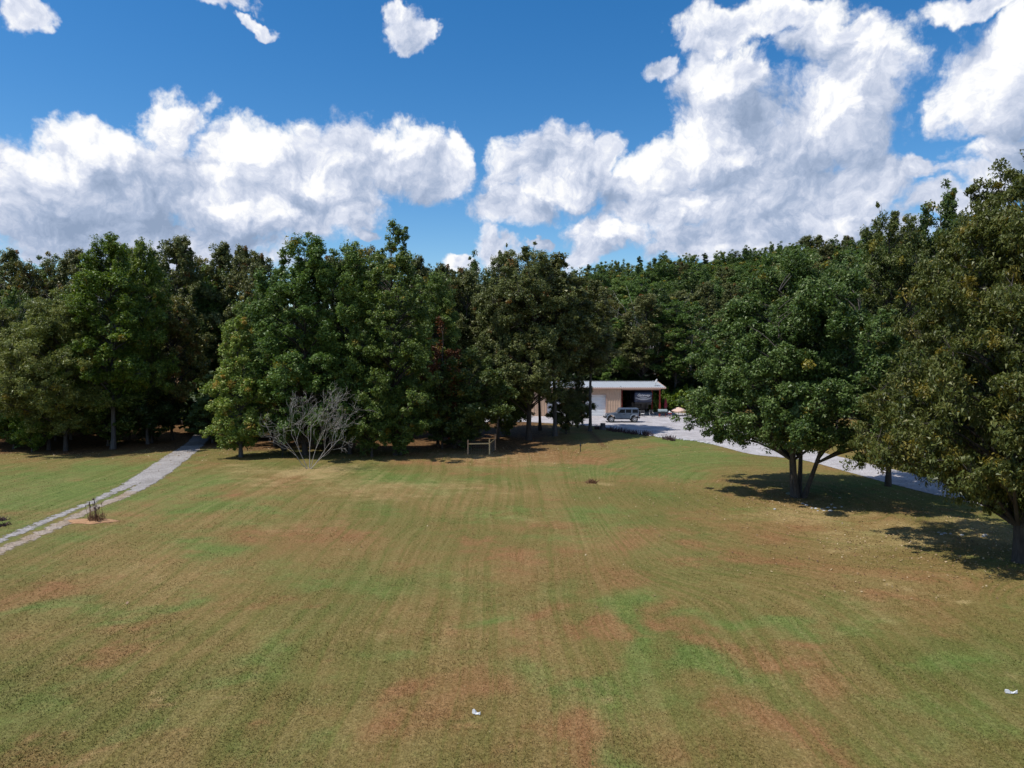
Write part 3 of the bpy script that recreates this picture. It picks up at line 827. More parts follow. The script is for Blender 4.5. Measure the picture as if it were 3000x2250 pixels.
# the two big trees on the lawn at the right
tpx('maple', 'maple_tree', 799, 497, 266, 110, 'broad dark green maple with several stems standing alone on the lawn over its shadow', rz=2.2)
tpx('hickory', 'hickory_tree', 1019, 562, 166, 147, 'huge yellowing hickory with drooping leaves and a thick dark trunk, nearest of all the trees', rz=0.6)
tpx('oak', 'hickory_tree', 888, 486, 208, 50, 'tall olive hickory between the broad maple and the huge yellowing one', rz=3.9, leafm='hickory')
# left of the drive
g_l = 'trees standing left of the gravel drive'
tpx('willow_oak', 'willow_oak', 49, 450, 322, 46, 'feathery olive oak with thin dark trunk at the front edge of the left woods', g_l)
tpx('willow_oak', 'willow_oak', 66, 451, 298, 56, 'tallest of the feathery olive oaks left of the gravel drive', g_l)
tpx('willow_oak', 'willow_oak', -14, 446, 306, 52, 'feathery olive oak whose crown leaves the left edge of the view', g_l)
tpx('low', 'green_sapling', 14, 449, 392, 30, 'low green bushy tree beneath the feathery olive oaks', g_l)
tpx('low', 'green_sapling', 32, 452, 408, 18, 'small yellow green sapling below the feathery olive oaks', g_l, leafm='bright')
tpx('gum_tall', 'sweetgum_tree', 113, 449, 237, 44, 'tall bright green sweetgum with pale trunk left of the gravel drive', g_l)
tpx('gum_tall', 'sweetgum_tree', 148, 444, 242, 28, 'slimmer bright green sweetgum right behind the tall pale trunked one', g_l)
tpx('low', 'green_sapling', 108, 446, 372, 42, 'leafy dark green understory tree at the foot of the tall sweetgum', g_l)
tpx('wood2', 'hickory_tree', 172, 440, 292, 34, 'orange tinged half turned tree beside the dark opening of the drive', g_l)
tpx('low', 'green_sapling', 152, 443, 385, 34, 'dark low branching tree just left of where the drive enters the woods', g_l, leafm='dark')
# between the drive and the shed
g_m = 'trees standing between the gravel drive and the shed'
tpx('cedar', 'cedar_tree', 213, 443, 372, 27, 'dark green cedar with plume like branches over the gravel drive', g_m)
tpx('young', 'young_sweetgum', 241, 457, 313, 37, 'slim pyramid shaped young sweetgum speckled with yellow, beside the gravel drive', g_m)
tpx('gum', 'sweetgum_tree', 305, 455, 231, 56, 'broad full green sweetgum, tallest behind the bare tree', g_m, rz=1.0)
tpx('gum', 'sweetgum_tree', 350, 454, 238, 42, 'full green sweetgum just right of the broadest one', g_m, rz=2.6)
tpx('gum', 'sweetgum_tree', 275, 446, 296, 34, 'lower rounded dark sweetgum between the slim young tree and the broad one', g_m, rz=4.2, leafm='maple')
tpx('poplar', 'poplar_tree', 396, 455, 228, 46, 'tall loose crowned poplar with dark trunk showing through gaps in its leaves', g_m, rz=5.1)
tpx('low', 'green_sapling', 401, 455, 384, 33, 'low round crowned green tree at the foot of the tall loose crowned poplar', g_m)
tpx('low', 'green_sapling', 372, 457, 380, 30, 'leafy low tree standing between the bare tree and the tall poplar', g_m)
tpx('cedar', 'cedar_tree', 326, 449, 372, 27, 'grey green cedar behind the bare tree', g_m)
tpx('rusty', 'dying_tree', 442, 449, 322, 21, 'thin dying tree with rust brown leaves', g_m)
tpx('gum', 'sweetgum_tree', 438, 446, 270, 32, 'green tree standing behind the thin rust brown one', g_m)
tpx('low', 'green_sapling', 470, 449, 356, 42, 'dark spreading low tree behind the wooden rail fence', g_m, leafm='maple')
tpx('cedar', 'cedar_tree', 455, 448, 372, 32, 'dark evergreen with level branches behind the wooden rail fence', g_m, leafm='pine')
tpx('oak', 'oak_tree', 498, 439, 248, 28, 'narrow olive oak with a leafy top rising against the clouds', g_m, rz=0.4)
tpx('oak', 'oak_tree', 529, 440, 243, 52, 'broad olive oak with a thick black trunk left of the shed doors', g_m, rz=2.0)
tpx('slender_oak', 'oak_tree', 555, 436, 256, 37, 'olive oak with a lower trunk hiding the left end of the shed', g_m, rz=3.5)
tpx('slender_oak', 'oak_tree', 590, 431, 282, 27, 'slender olive oak with a bare straight trunk before the garage door', g_m, rz=4.4)
tpx('low', 'green_sapling', 566, 434, 392, 18, 'low oak sapling whose leaves hang before the tan shed wall', g_m, leafm='oak')
tpx('low', 'green_sapling', 578, 428, 380, 17, 'sparse oak sapling whose leaves hang before the left side of the garage door', g_m, leafm='oak')
tpx('low', 'green_sapling', 508, 436, 386, 22, 'low leafy sapling beside the thick black oak trunk', g_m, leafm='green')

# woods, trees one can tell apart by rows
def wood(px, Y, top, hw, key, label, group, leafm=None, name='forest_tree'):
    x = (px - 512) / FPX * Y
    z = terr1(x, Y)
    H = height_at(top, Y) - z
    return plant(key, name, x, Y, H, hw * Y / FPX, label, group, leafm=leafm)
rw = random.Random(4)
LOOK = {'wood0': 'olive oak', 'wood1': 'mid green tree', 'wood2': 'brownish tree', 'wood3': 'dark green tree', 'pine': 'dark narrow pine', 'oak': 'olive oak'}
MARKS = [(-40, 'the feathery oaks'), (49, 'the feathery oaks'), (113, 'the pale trunked sweetgum'), (172, 'the orange tinged tree'), (205, 'the dark drive mouth'), (241, 'the slim young sweetgum'), (308, 'the bare tree'), (350, 'the full sweetgum'),
         (396, 'the tall loose poplar'), (442, 'the rust brown tree'), (480, 'the rail fence'), (529, 'the thick trunked oak'), (560, 'the garage doors'), (590, 'the bare trunked oak'), (622, 'the parked vehicle'), (643, 'the trailer'), (664, 'the red shed post'), (690, 'the tan patio cloth'),
         (730, 'the left maple flank'), (762, 'the left maple shoulder'), (799, 'the maple top'), (835, 'the right maple shoulder'), (870, 'the right maple flank'), (905, 'the trunk by the drive'), (940, 'the huge hickory boughs'), (1019, 'the huge hickory')]
used_labels = {}
def where(px, key, row):
    d, ph = min(((px - m_, p_) for m_, p_ in MARKS), key=lambda q: abs(q[0]))
    side = 'straight behind' if abs(d) < 5 else ('left behind' if d < 0 else 'right behind')
    l = f"{LOOK[key]} {row}, {side} {ph}"
    n = used_labels.get(l, 0); used_labels[l] = n + 1
    return l if n == 0 else l.replace(LOOK[key], ['taller ', 'slimmer ', 'fuller '][min(n - 1, 2)] + LOOK[key])
g = 'trees of the woods behind the left lawn'
lab = {'wood0': 'olive brown oak of the dense woods behind the left lawn', 'wood1': 'mid green tree of the dense woods behind the left lawn', 'wood2': 'half turned brownish tree of the dense woods behind the left lawn', 'wood3': 'dark green tree of the dense woods behind the left lawn', 'oak': 'olive brown oak of the dense woods behind the left lawn'}
row = [(-60,260),(-28,262),(0,262),(18,256),(38,262),(58,254),(80,258),(96,262),(128,258),(160,250),(182,246),(196,252),(214,262),(228,250),(246,253),(262,258),(276,268),(330,262),(362,246),(376,252),(420,262),(446,268),(462,276),(478,262),(508,262),(540,256)]
for i, (px, top) in enumerate(row):
    Y = rw.uniform(80, 92) if px < 400 else rw.uniform(76, 82)
    k = ['wood0', 'wood0', 'wood3', 'wood0', 'wood2', 'wood1', 'wood0'][i % 7]
    wood(px, Y, top + rw.uniform(-3, 3), rw.uniform(28, 36), k, where(px, k, 'of the skyline row'), g)
for px in range(-70, 480, 29):
    Y = rw.uniform(70, 77) if px < 150 or 230 < px < 400 else rw.uniform(86, 98)
    k = rw.choice(['wood0', 'wood1', 'wood2', 'wood3'])
    if px > 395: Y = rw.uniform(108, 116)
    wood(px + rw.uniform(-8, 8), Y, rw.uniform(288, 330) if Y < 80 else rw.uniform(272, 296), rw.uniform(24, 32), k, where(px, k, 'of the lower second row'), g)
g2 = 'trees of the wooded hillside behind the shed'
lab2 = {'wood0': 'olive oak on the wooded hillside behind the shed', 'wood1': 'mid green tree on the wooded hillside behind the shed', 'wood2': 'half turned brownish tree on the wooded hillside behind the shed', 'wood3': 'dark green tree on the wooded hillside behind the shed', 'pine': 'dark green pine along the crest of the wooded hillside'}
def crest(px):
    return float(np.interp(px, [380, 430, 480, 520, 575, 640, 700, 760, 815, 870, 960, 1100], [286, 268, 276, 280, 268, 258, 255, 247, 240, 238, 236, 234]))
for Y, dpx, dy, keys in ((118, 27, 52, ['wood3', 'wood1', 'wood0', 'wood0']), (138, 23, 34, ['wood0', 'wood1', 'wood2', 'wood0', 'wood3']), (165, 20, 20, ['wood1', 'wood0', 'wood2', 'wood3']), (200, 15, 9, ['wood3', 'wood0', 'wood1', 'wood1']), (225, 13, 0, ['wood3', 'wood1', 'wood3', 'wood1', 'wood0', 'wood3', 'pine'])):
    px = 405 + rw.uniform(0, 10) + (150 if Y < 130 else 0)
    while px < (1120 if Y < 150 else 900 + Y):
        if not (Y > 190 and px > 960):
            k = rw.choice(keys); yy = Y + rw.uniform(-8, 8)
            if px > 770 and Y < 130: yy -= 25
            wood(px, yy, crest(px) + dy * rw.uniform(.75, 1.25) + rw.uniform(-3, 3), dpx * rw.uniform(1.0, 1.45) * (.7 if k == 'pine' else 1), k, where(px, k, {118: 'low on the hillside', 138: 'on the lower slope', 165: 'midway up the slope', 200: 'high on the slope', 225: 'on the crest'}[Y]), g2)
        px += dpx * rw.uniform(.75, 1.25)
# trees close behind the big ones at the right
g3 = 'trees beyond the right hand drive'
for px, Y, top, hw, k, l in ((838, 70, 252, 40, 'wood3', 'dark green tree rising behind the broad lawn maple'), (868, 64, 232, 38, 'wood3', 'green tree between the broad maple top and the hickories'), (905, 60, 222, 42, 'oak', 'olive oak rising behind the trunk beside the gravel drive'),
                             (938, 60, 192, 46, 'wood3', 'dusky tree behind the left flank of the huge hickory'), (985, 70, 214, 50, 'wood1', 'green tree hidden behind the huge yellowing hickory'), (1060, 62, 214, 60, 'wood0', 'oak half out of view behind the huge hickory'), (780, 78, 268, 36, 'wood1', 'mid green tree behind the left half of the broad maple')):
    wood(px, Y, top, hw, k, l, g3)
# undergrowth: nobody could count it
def thicket(name, pts, leafm, label, sc=(0.8, 1.5)):
    wd, lf, h0, r0 = PROTO['shrub']
    n = len(lf.vertices); V0 = np.empty(n * 3, np.float32); lf.vertices.foreach_get('co', V0); V0 = V0.reshape(-1, 3)
    sel = np.arange(0, n // 3)
    rr_ = np.random.RandomState(17)
    VV, TT = [], []
    for (x, y) in pts:
        s = rr_.uniform(*sc); a = rr_.uniform(0, 6.28); m_ = rr_.rand(len(sel)) < 0.14
        q = V0.reshape(-1, 3, 3)[m_].copy()
        cen = q.mean(1, keepdims=True); q = cen + (q - cen) * 2.3
        q = q.reshape(-1, 3) * s
        ca, sa = math.cos(a), math.sin(a)
        X = q[:, 0] * ca - q[:, 1] * sa + x; Y_ = q[:, 0] * sa + q[:, 1] * ca + y
        VV.append(np.stack([X, Y_, q[:, 2] + terr1(x, y)], -1)); TT.append(np.full(len(q) // 3, rr_.rand()) * .5 + rr_.rand(len(q) // 3) * .5)
    V = np.concatenate(VV); T = np.concatenate(TT)
    me = np_mesh(name, V, np.arange(len(V)).reshape(-1, 3), False, {'tint': ('FACE', 'FLOAT', T), 'turned': ('FACE', 'FLOAT', T * 0)})
    return tag(link(name, me, None, M[leafm]), label, kind='stuff')
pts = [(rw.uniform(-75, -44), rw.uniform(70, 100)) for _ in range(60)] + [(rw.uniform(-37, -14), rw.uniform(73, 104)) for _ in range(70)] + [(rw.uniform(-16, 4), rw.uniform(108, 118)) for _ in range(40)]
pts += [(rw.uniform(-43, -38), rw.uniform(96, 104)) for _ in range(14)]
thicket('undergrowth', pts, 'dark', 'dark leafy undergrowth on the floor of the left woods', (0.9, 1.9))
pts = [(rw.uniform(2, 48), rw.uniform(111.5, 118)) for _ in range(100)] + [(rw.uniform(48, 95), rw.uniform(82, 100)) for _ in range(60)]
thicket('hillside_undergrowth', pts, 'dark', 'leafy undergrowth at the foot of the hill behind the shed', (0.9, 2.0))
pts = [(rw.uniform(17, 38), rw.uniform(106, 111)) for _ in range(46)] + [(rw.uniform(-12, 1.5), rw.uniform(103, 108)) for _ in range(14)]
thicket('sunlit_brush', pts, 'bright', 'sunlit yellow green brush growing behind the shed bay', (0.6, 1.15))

# ------------------------------------------------------------------ materials of built things
M['tan'] = simple('tan painted steel', (0.56, 0.40, 0.29), 0.5, var=.05, dirt=(0.45, 0.32, 0.235))
M['trim'] = simple('tan pink trim', (0.55, 0.37, 0.30), 0.5, var=.05)
M['roof'] = simple('galvalume roof', (0.56, 0.60, 0.66), 0.38, metal=0.35, var=.06, scale=1.0)
M['door'] = simple('white roll door', (0.72, 0.77, 0.82), 0.45, var=.04)
M['redsteel'] = simple('red primer steel', (0.42, 0.065, 0.045), 0.6, var=.15)
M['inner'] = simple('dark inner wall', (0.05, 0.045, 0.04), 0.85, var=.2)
M['slab'] = simple('concrete slab', (0.25, 0.24, 0.23), 0.9, var=.1)
M['paint'] = simple('slate blue car paint', (0.135, 0.175, 0.235), 0.28, metal=0.45, var=.03, coat=.6)
M['paint_l'] = simple('lighter slate flare', (0.23, 0.27, 0.33), 0.35, metal=0.3, var=.03, coat=.4)
M['glass'] = simple('tinted glass', (0.012, 0.014, 0.018), 0.06, var=.01, spec=.8)
M['rubber'] = simple('tyre rubber', (0.022, 0.022, 0.023), 0.85, var=.15)
M['rim'] = simple('alloy rim', (0.70, 0.71, 0.73), 0.28, metal=0.9, var=.03)
M['black'] = simple('black plastic', (0.02, 0.02, 0.022), 0.55, var=.1)
M['lampred'] = simple('tail lamp lens', (0.45, 0.02, 0.02), 0.2, var=.02)
M['lampw'] = simple('clear lamp lens', (0.75, 0.76, 0.78), 0.12, var=.02)
M['navy'] = simple('navy gelcoat', (0.035, 0.05, 0.10), 0.3, var=.05, coat=.4)
M['charcoal'] = simple('charcoal gelcoat', (0.035, 0.033, 0.037), 0.35, var=.05)
M['grey'] = simple('grey gelcoat', (0.17, 0.17, 0.185), 0.45, var=.05)
M['silver'] = simple('silver stripe', (0.62, 0.63, 0.65), 0.4, var=.03)
M['white'] = simple('white paint', (0.80, 0.80, 0.80), 0.5, var=.03)
M['grillblack'] = simple('black smoker steel', (0.025, 0.03, 0.032), 0.5, var=.2)
M['grilllid'] = simple('grey green smoker lid', (0.30, 0.36, 0.36), 0.4, metal=.3, var=.08)
M['redcloth'] = simple('red canvas', (0.33, 0.035, 0.055), 0.85, var=.15, bump=.4)
M['tancloth'] = simple('pinkish tan canvas', (0.60, 0.43, 0.36), 0.9, var=.08, bump=.3)
M['wood'] = simple('new yellow lumber', (0.74, 0.52, 0.25), 0.7, var=.12, scale=5.0)
M['woodred'] = simple('treated reddish post', (0.52, 0.31, 0.18), 0.75, var=.12, scale=5.0)
M['wire'] = simple('galvanised wire', (0.42, 0.43, 0.45), 0.4, metal=.7)
M['stone'] = simple('pale limestone', (0.40, 0.40, 0.41), 0.85, var=.18, scale=4.0, bump=.6, bscale=12)
M['mossstone'] = simple('mossy boulder', (0.17, 0.19, 0.14), 0.9, var=.25, scale=3.0, bump=.6, bscale=12)
M['weed'] = simple('dark maroon weeds', (0.07, 0.035, 0.035), 0.9, var=.3)
M['drystem'] = simple('dry brown stems', (0.15, 0.075, 0.035), 0.9, var=.3)
M['soil'] = simple('orange tan mulch', (0.36, 0.20, 0.10), 0.95, var=.22, scale=6.0, bump=.9, bscale=25)
M['palesoil'] = simple('pale dusty soil', (0.36, 0.27, 0.20), 0.95, var=.2, scale=4.0, bump=.6)
M['stump'] = bark_mat('weathered stump', (0.05, 0.045, 0.05), (0.14, 0.13, 0.14))
M['grey_dish'] = simple('grey dish', (0.42, 0.43, 0.45), 0.5, var=.05)
M['paper'] = simple('white scrap', (0.60, 0.61, 0.62), 0.6, var=.04)
M['lawnred'] = simple('red painted lawn chair', (0.33, 0.06, 0.04), 0.6, var=.1)
M['blackiron'] = simple('black cast iron', (0.015, 0.015, 0.015), 0.6, var=.1)
M['bareb'] = bark_mat('bare grey branches', (0.22, 0.20, 0.185), (0.44, 0.41, 0.385))

# ------------------------------------------------------------------ the metal shed
YF = 98.0
GZ0 = terr1(12, YF)
shed = empty('metal_shed', (12, YF, GZ0), 'long tan metal shed with silver roof, white doors and an open right hand bay', 'shed')
def loc(x, y=YF, z=None): return x - 12
XL, XR, XE = 2.9, 15.2, 21.0
EAVE = 4.05; DEP = 11.0; RIDGE = 4.62
doors = [(4.9, 7.9), (10.05, 13.1)]; DH = 3.02
def rib_profile(w, rib=0.30):
    """trapezoid ribs along x, depth toward -y"""
    pts = [(0, 0)]; n = max(1, round(w / rib)); s = w / n
    for i in range(n):
        x = i * s + s * 0.5
        pts += [(x - .055, 0), (x - .03, -.035), (x + .03, -.035), (x + .055, 0)]
    pts.append((w, 0)); return pts
def siding(x0, x1, z0, z1, y, mat, name='wall_panel'):
    n = max(1, round((x1 - x0) / 0.92)); w_ = (x1 - x0) / n
    for i in range(n):
        pr_ = rib_profile(w_ - .006)
        vs = []; fs = []
        a = x0 + i * w_ + .003 - 12
        for z in (z0, z1):
            for (px_, py_) in pr_: vs.append((a + px_, y + py_, z))
        k = len(pr_)
        for q in range(k - 1): fs.append((q, q + 1, k + q + 1, k + q))
        for z, of in ((z0, 0), (z1, k)):
            pass
        mb = MB().add(vs, fs)
        mb.box(a, a + w_ - .006, y + .002, y + .03, z0, z1)
        mb.build(name, mat, shed)
siding(XL, doors[0][0], 0.02, EAVE - .16, 0, M['tan'])
siding(doors[0][1], doors[1][0], 0.02, EAVE - .16, 0, M['tan'])
siding(doors[1][1], XR, 0.02, EAVE - .16, 0, M['tan'])
for d in doors: siding(d[0], d[1], DH + .06, EAVE - .16, 0, M['tan'])
# end and back walls
MB().box(XL - 12 - .04, XL - 12, 0.035, DEP, 0, EAVE).build('side_wall', M['tan'], shed)
MB().box(XR - 12 - .04, XR - 12, 0.035, DEP - .05, 0, EAVE + .15).build('partition_wall', M['inner'], shed)
MB().box(XL - 12, XR - 12, DEP - .04, DEP, 0, EAVE).build('back_wall', M['tan'], shed)
MB().box(XR - 12, XR - 12 + 2.5, DEP - .04, DEP, 0.0, EAVE).build('bay_back_wall', M['inner'], shed)
MB().box(XL - 12 - .3, XE - 12, .0, DEP, -.3, .018).build('floor_slab', M['slab'], shed)
# doors: frame, slats
for d in doors:
    a, b = d[0] - 12, d[1] - 12
    fr_ = MB().box(a - .08, a, -.05, .25, 0.02, DH + .06).box(b, b + .08, -.05, .25, 0.02, DH + .06).box(a, b, -.05, .25, DH, DH + .058).build('door_frame', M['trim'], shed)
    dr = MB().box(a, b, .30, .34, 0.02, DH).build('garage_door', M['door'], shed)
    ns = 14; hs_ = (DH - .02) / ns
    sl_ = MB().prism_x([(.30, 0), (.265, .03), (.255, hs_ * .55), (.27, hs_ - .02), (.30, hs_ - .008)], a + .01, b - .01).mesh('slat')
    for i in range(ns):
        q = link('slat', sl_, dr, M['door']); q.location = (0, 0, .02 + i * hs_)
    h_ = MB().box((a + b) / 2 - .12, (a + b) / 2 + .12, .21, .255, .9, .94).build('door_handle', M['black'], dr)
# roof: ribbed panels on both slopes
def roof_panel_mesh(w_):
    pr_ = rib_profile(w_, .31)
    vs, fs = [], []; k = len(pr_)
    for (yy, zz) in ((-.28, EAVE - .012), (DEP / 2, RIDGE)):
        for (a, b) in pr_: vs.append((a, yy, zz - b * 1.1))
    for q in range(k - 1): fs.append((q, q + 1, k + q + 1, k + q))
    return MB().add(vs, fs).mesh('roof_panel')
RX0, RX1 = 2.4 - 12, 21.35 - 12
npan = 21; pw = (RX1 - RX0) / npan
rp = roof_panel_mesh(pw - .004)
MB().prism_x([(-.27, EAVE - .05), (DEP / 2, RIDGE - .03), (DEP + .27, EAVE - .05), (DEP + .27, EAVE - .09), (DEP / 2, RIDGE - .09), (-.27, EAVE - .09)], RX0 + .01, RX1 - .01).build('roof_deck', M['inner'], shed)
for i in range(npan):
    q = link('roof_panel', rp, shed, M['roof']); q.location = (RX0 + i * pw, 0, 0)
    q = link('roof_panel', rp, shed, M['roof']); q.location = (RX0 + (i + 1) * pw, DEP, 0); q.rotation_euler = (0, 0, math.pi)
MB().prism_x([(DEP/2 - .25, RIDGE + .035), (DEP/2, RIDGE + .07), (DEP/2 + .25, RIDGE + .035), (DEP/2, RIDGE + .05)], RX0 - .02, RX1 + .02).build('ridge_cap', M['roof'], shed)
MB().box(RX0 - .02, RX1 + .02, -.36, -.285, EAVE - .20, EAVE - .01, .015).build('front_fascia', M['trim'], shed)
MB().box(RX0 - .02, RX1 + .02, -.28, -.0, EAVE - .135, EAVE - .12).build('soffit', M['trim'], shed)
for x in (RX0 - .05, RX1 + .02):
    MB().prism_x([(-.30, EAVE - .20), (DEP / 2, RIDGE - .1), (DEP + .3, EAVE - .20), (DEP + .3, EAVE + .02), (DEP / 2, RIDGE + .08), (-.30, EAVE + .02)], x, x + .03).build('gable_trim', M['trim'], shed)
# bay frame
for (x, y) in ((20.62, .05), (20.62, DEP / 2), (20.62, DEP - .1), (15.32, .05)):
    w_ = .10 if x > 16 else .05
    MB().box(x - 12 - w_, x - 12 - w_ + .015, y, y + .2, .02, EAVE - .14).box(x - 12 + w_ - .015, x - 12 + w_, y, y + .2, .02, EAVE - .14).box(x - 12 - w_ + .016, x - 12 + w_ - .016, y + .09, y + .11, .02, EAVE - .14).build('steel_post', M['redsteel'], shed)
for y in (.06, DEP / 2 - .1, DEP - .2):
    zt = EAVE - .16 if y < 1 or y > 9 else RIDGE - .14
    MB().box(15.28 - 12, 20.72 - 12, y, y + .12, zt - .22, zt).build('steel_beam', M['redsteel'] if y > 1 else M['trim'], shed)
for k in range(5):
    y = 1.0 + k * 2.2; zt = EAVE + (RIDGE - EAVE) * (1 - abs(y - DEP / 2) / (DEP / 2)) - .12
    MB().box(15.28 - 12, 20.9 - 12, y, y + .05, zt - .12, zt).build('purlin', M['inner'], shed)

# satellite dish on the roof
dx_, dy_ = 20.25, 99.2
dz_ = GZ0 + EAVE + (RIDGE - EAVE) * (1.2 / 5.5) + .03
dish = empty('satellite_dish', (dx_, dy_, dz_), 'pale grey satellite dish tilted upward on the right end of the shed roof', 'satellite dish')
MB().tube([(0, 0, 0), (0, 0, .35), (.05, -.02, .5)], .025, 6).build('mast', M['wire'], dish)
MB().box(-.25, .25, -.2, .2, 0, .03).build('base_plate', M['wire'], dish)
dd = MB().lathe([(.02, 0), (.18, .02), (.32, .07), (.40, .12), (.395, .13), (.31, .085), (.17, .035), (.01, .015)], (0, 0, 0), 'z', 20).build('reflector', M['grey_dish'], dish, True)
dd.scale = (.85, .85, .85); dd.location = (.1, -.02, .62); dd.rotation_euler = (R_(8), R_(-62), 0)
MB().tube([(.08, 0, .45), (-.38, 0, .70)], .015, 6).lathe([(.04, -.05), (.045, .05)], (-.40, 0, .72), 'x', 8).build('feed_arm', M['wire'], dish)

# ------------------------------------------------------------------ the fifth wheel trailer in the bay
rv = empty('travel_trailer', (18.35, YF, GZ0), 'dark travel trailer with script lettering on its nose in the open shed bay', 'travel trailer')
W2 = 1.22
# overhanging nose (bedroom) with rounded front; y grows into the bay
nose = [(0.55, 1.92), (0.34, 2.05), (0.22, 2.35), (0.20, 3.0), (0.28, 3.25), (0.50, 3.44), (1.0, 3.56), (3.1, 3.60), (3.1, 1.92)]
def rounded_x(prof, hw, e=.10):
    cy_ = sum(p[0] for p in prof) / len(prof); cz_ = sum(p[1] for p in prof) / len(prof)
    ins = [(p[0] + (.09 if p[0] < 1.5 else 0), p[1] + (-.05 if p[1] > cz_ else .05)) for p in prof]
    return MB().loft([[(-hw, y, z) for y, z in ins], [(-hw + e, y, z) for y, z in prof], [(hw - e, y, z) for y, z in prof], [(hw, y, z) for y, z in ins]])
cap = rounded_x(nose, W2).build('front_cap', M['navy'], rv)
fix_normals(cap)
MB().box(-W2, W2, 3.102, 9.6, .75, 3.60, .06).build('body', M['grey'], rv)
MB().box(-W2 + .02, W2 - .02, 2.75, 3.098, .78, 1.915, .04).build('lower_front', M['charcoal'], rv)
MB().box(-W2 + .1, W2 - .1, .62, 2.9, 1.72, 1.915).build('under_shelf', M['charcoal'], rv)
MB().box(-.9, .9, 1.0, 2.4, 3.602, 3.82, .05).build('air_conditioner', M['charcoal'], rv)
pb = MB().prism_x([(.9, 1.72), (1.9, 1.72), (1.35, 1.15), (1.1, 1.15)], -.14, .14).build('pin_box', M['black'], rv)
for sx_ in (-1, 1):
    lg = MB().box(sx_*.85 - .05, sx_*.85 + .05, 2.6, 2.70, .32, 1.72).build('landing_leg', M['black'], rv)
    MB().box(sx_*.85 - .035, sx_*.85 + .035, 2.615, 2.685, .06, .32).box(sx_*.85 - .12, sx_*.85 + .12, 2.53, 2.77, .02, .058).build('foot', M['wire'], lg)
    MB().box(sx_*W2*.985 - .04, sx_*W2*.985 + .04, .25, .34, 2.35, 2.55, .02).build('marker_lamp', M['black'], rv)
for sx_ in (-1, 1):
    for yy in (6.4, 7.3):
        wl = MB().lathe([(.2, -.11), (.36, -.11), (.38, -.07), (.38, .07), (.36, .11), (.2, .11)], (sx_ * (W2 - .12), yy, .40), 'x', 18).build('wheel', M['rubber'], rv)
sl2 = MB().box(W2 + .002, W2 + .55, 3.4, 5.8, 1.35, 3.35, .04).build('slide_out', M['grey'], rv)
MB().box(W2 + .12, W2 + .44, 3.37, 3.398, 2.5, 3.1).build('slide_window', M['glass'], sl2)
MB().box(-W2 - .008, -W2 - .002, 4.0, 5.0, 2.0, 2.8).build('side_window', M['glass'], rv)
# swooshes: bands of a smile on the cap's flat face
def band(name, x0, x1, zc, sag, th0, th1, y, mat):
    n = 18; vs = []
    for i in range(n + 1):
        u = i / n; x = x0 + (x1 - x0) * u; q = 4 * u * (1 - u)
        z = zc - sag * q; th = th0 + (th1 - th0) * q
        vs += [(x, y, z - th / 2), (x, y, z + th / 2), (x, y + .006, z - th / 2), (x, y + .006, z + th / 2)]
    fs = []
    for i in range(n):
        a = 4 * i; b_ = a + 4
        fs += [(a, b_, b_ + 1, a + 1), (a + 2, a + 3, b_ + 3, b_ + 2), (a + 1, b_ + 1, b_ + 3, a + 3), (a, a + 2, b_ + 2, b_)]
    return MB().add(vs, fs).build(name, mat, rv)
band('stripe', -1.10, 1.10, 2.62, .24, .05, .11, .194, M['silver'])
band('stripe', -.62, .62, 2.70, .14, .02, .13, .188, M['silver'])
band('stripe', -1.1, 1.1, 2.52, .24, .02, .04, .1935, M['white'])
def text_obj(name, s, size, mat, parent, loc_, rot, shear=0.0, ext=.006):
    cu = bpy.data.curves.new(name, 'FONT'); cu.body = s; cu.size = size; cu.extrude = ext; cu.align_x = 'CENTER'; cu.shear = shear; cu.resolution_u = 3
    cu.offset = 0.012 * size / .4
    tmp = bpy.data.objects.new('tmp', cu); C.objects.link(tmp)
    me = bpy.data.meshes.new_from_object(tmp); bpy.data.objects.remove(tmp)
    me.materials.clear()
    o = link(name, me, parent, mat); o.location = loc_; o.rotation_euler = rot
    return o
text_obj('lettering', 'Gateway', .50, M['white'], rv, (0, .19, 2.78), (R_(90), 0, 0), .35)
text_obj('small_lettering', 'FIFTH WHEEL', .01, M['navy'], rv, (0, .30, 1.95), (R_(90), 0, 0)) if False else None

# ------------------------------------------------------------------ the grey blue off road vehicle
JX, JY = (622.3 - 512) / FPX * 90.0, 90.0
jp = empty('off_road_vehicle', (JX, JY, terr1(JX, JY) + .022), 'boxy slate blue four door off road vehicle parked side on in the gravel yard', 'car')
A0, A1, WR = -1.47, 1.48, .41      # axles (nose toward -x), wheel radius
def arch(cx, r, n=8, z0=.52):
    return [(cx + r * math.cos(math.pi * (1 - k / n)), z0 + (r * math.sin(math.pi * (1 - k / n)))) for k in range(n + 1)]
low = [(-2.02, .62)] + [(-2.0, .60)] + arch(A0, .50, 8, .52) + [(-.9, .50), (.9, .50)] + arch(A1, .50, 8, .52) + [(2.02, .62), (2.02, 1.18), (-.68, 1.18), (-.80, 1.16), (-1.95, 1.08), (-2.04, 1.02)]
body = MB().prism_y(low, -.78, .78).build('body', M['paint'], jp); fix_normals(body)
hood = MB().loft([[(x, -w_, z) for x, z, w_ in ((-2.03, 1.02, .60), (-2.03, 1.08, .58))] + [(x, w_, z) for x, z, w_ in ((-2.03, 1.08, .58), (-2.03, 1.02, .60))],
                  [(-1.5, -.68, 1.06), (-1.5, -.66, 1.155), (-1.5, .66, 1.155), (-1.5, .68, 1.06)], [(-.82, -.76, 1.10), (-.82, -.74, 1.235), (-.82, .74, 1.235), (-.82, .76, 1.10)]]).build('hood', M['paint'], jp); fix_normals(hood)
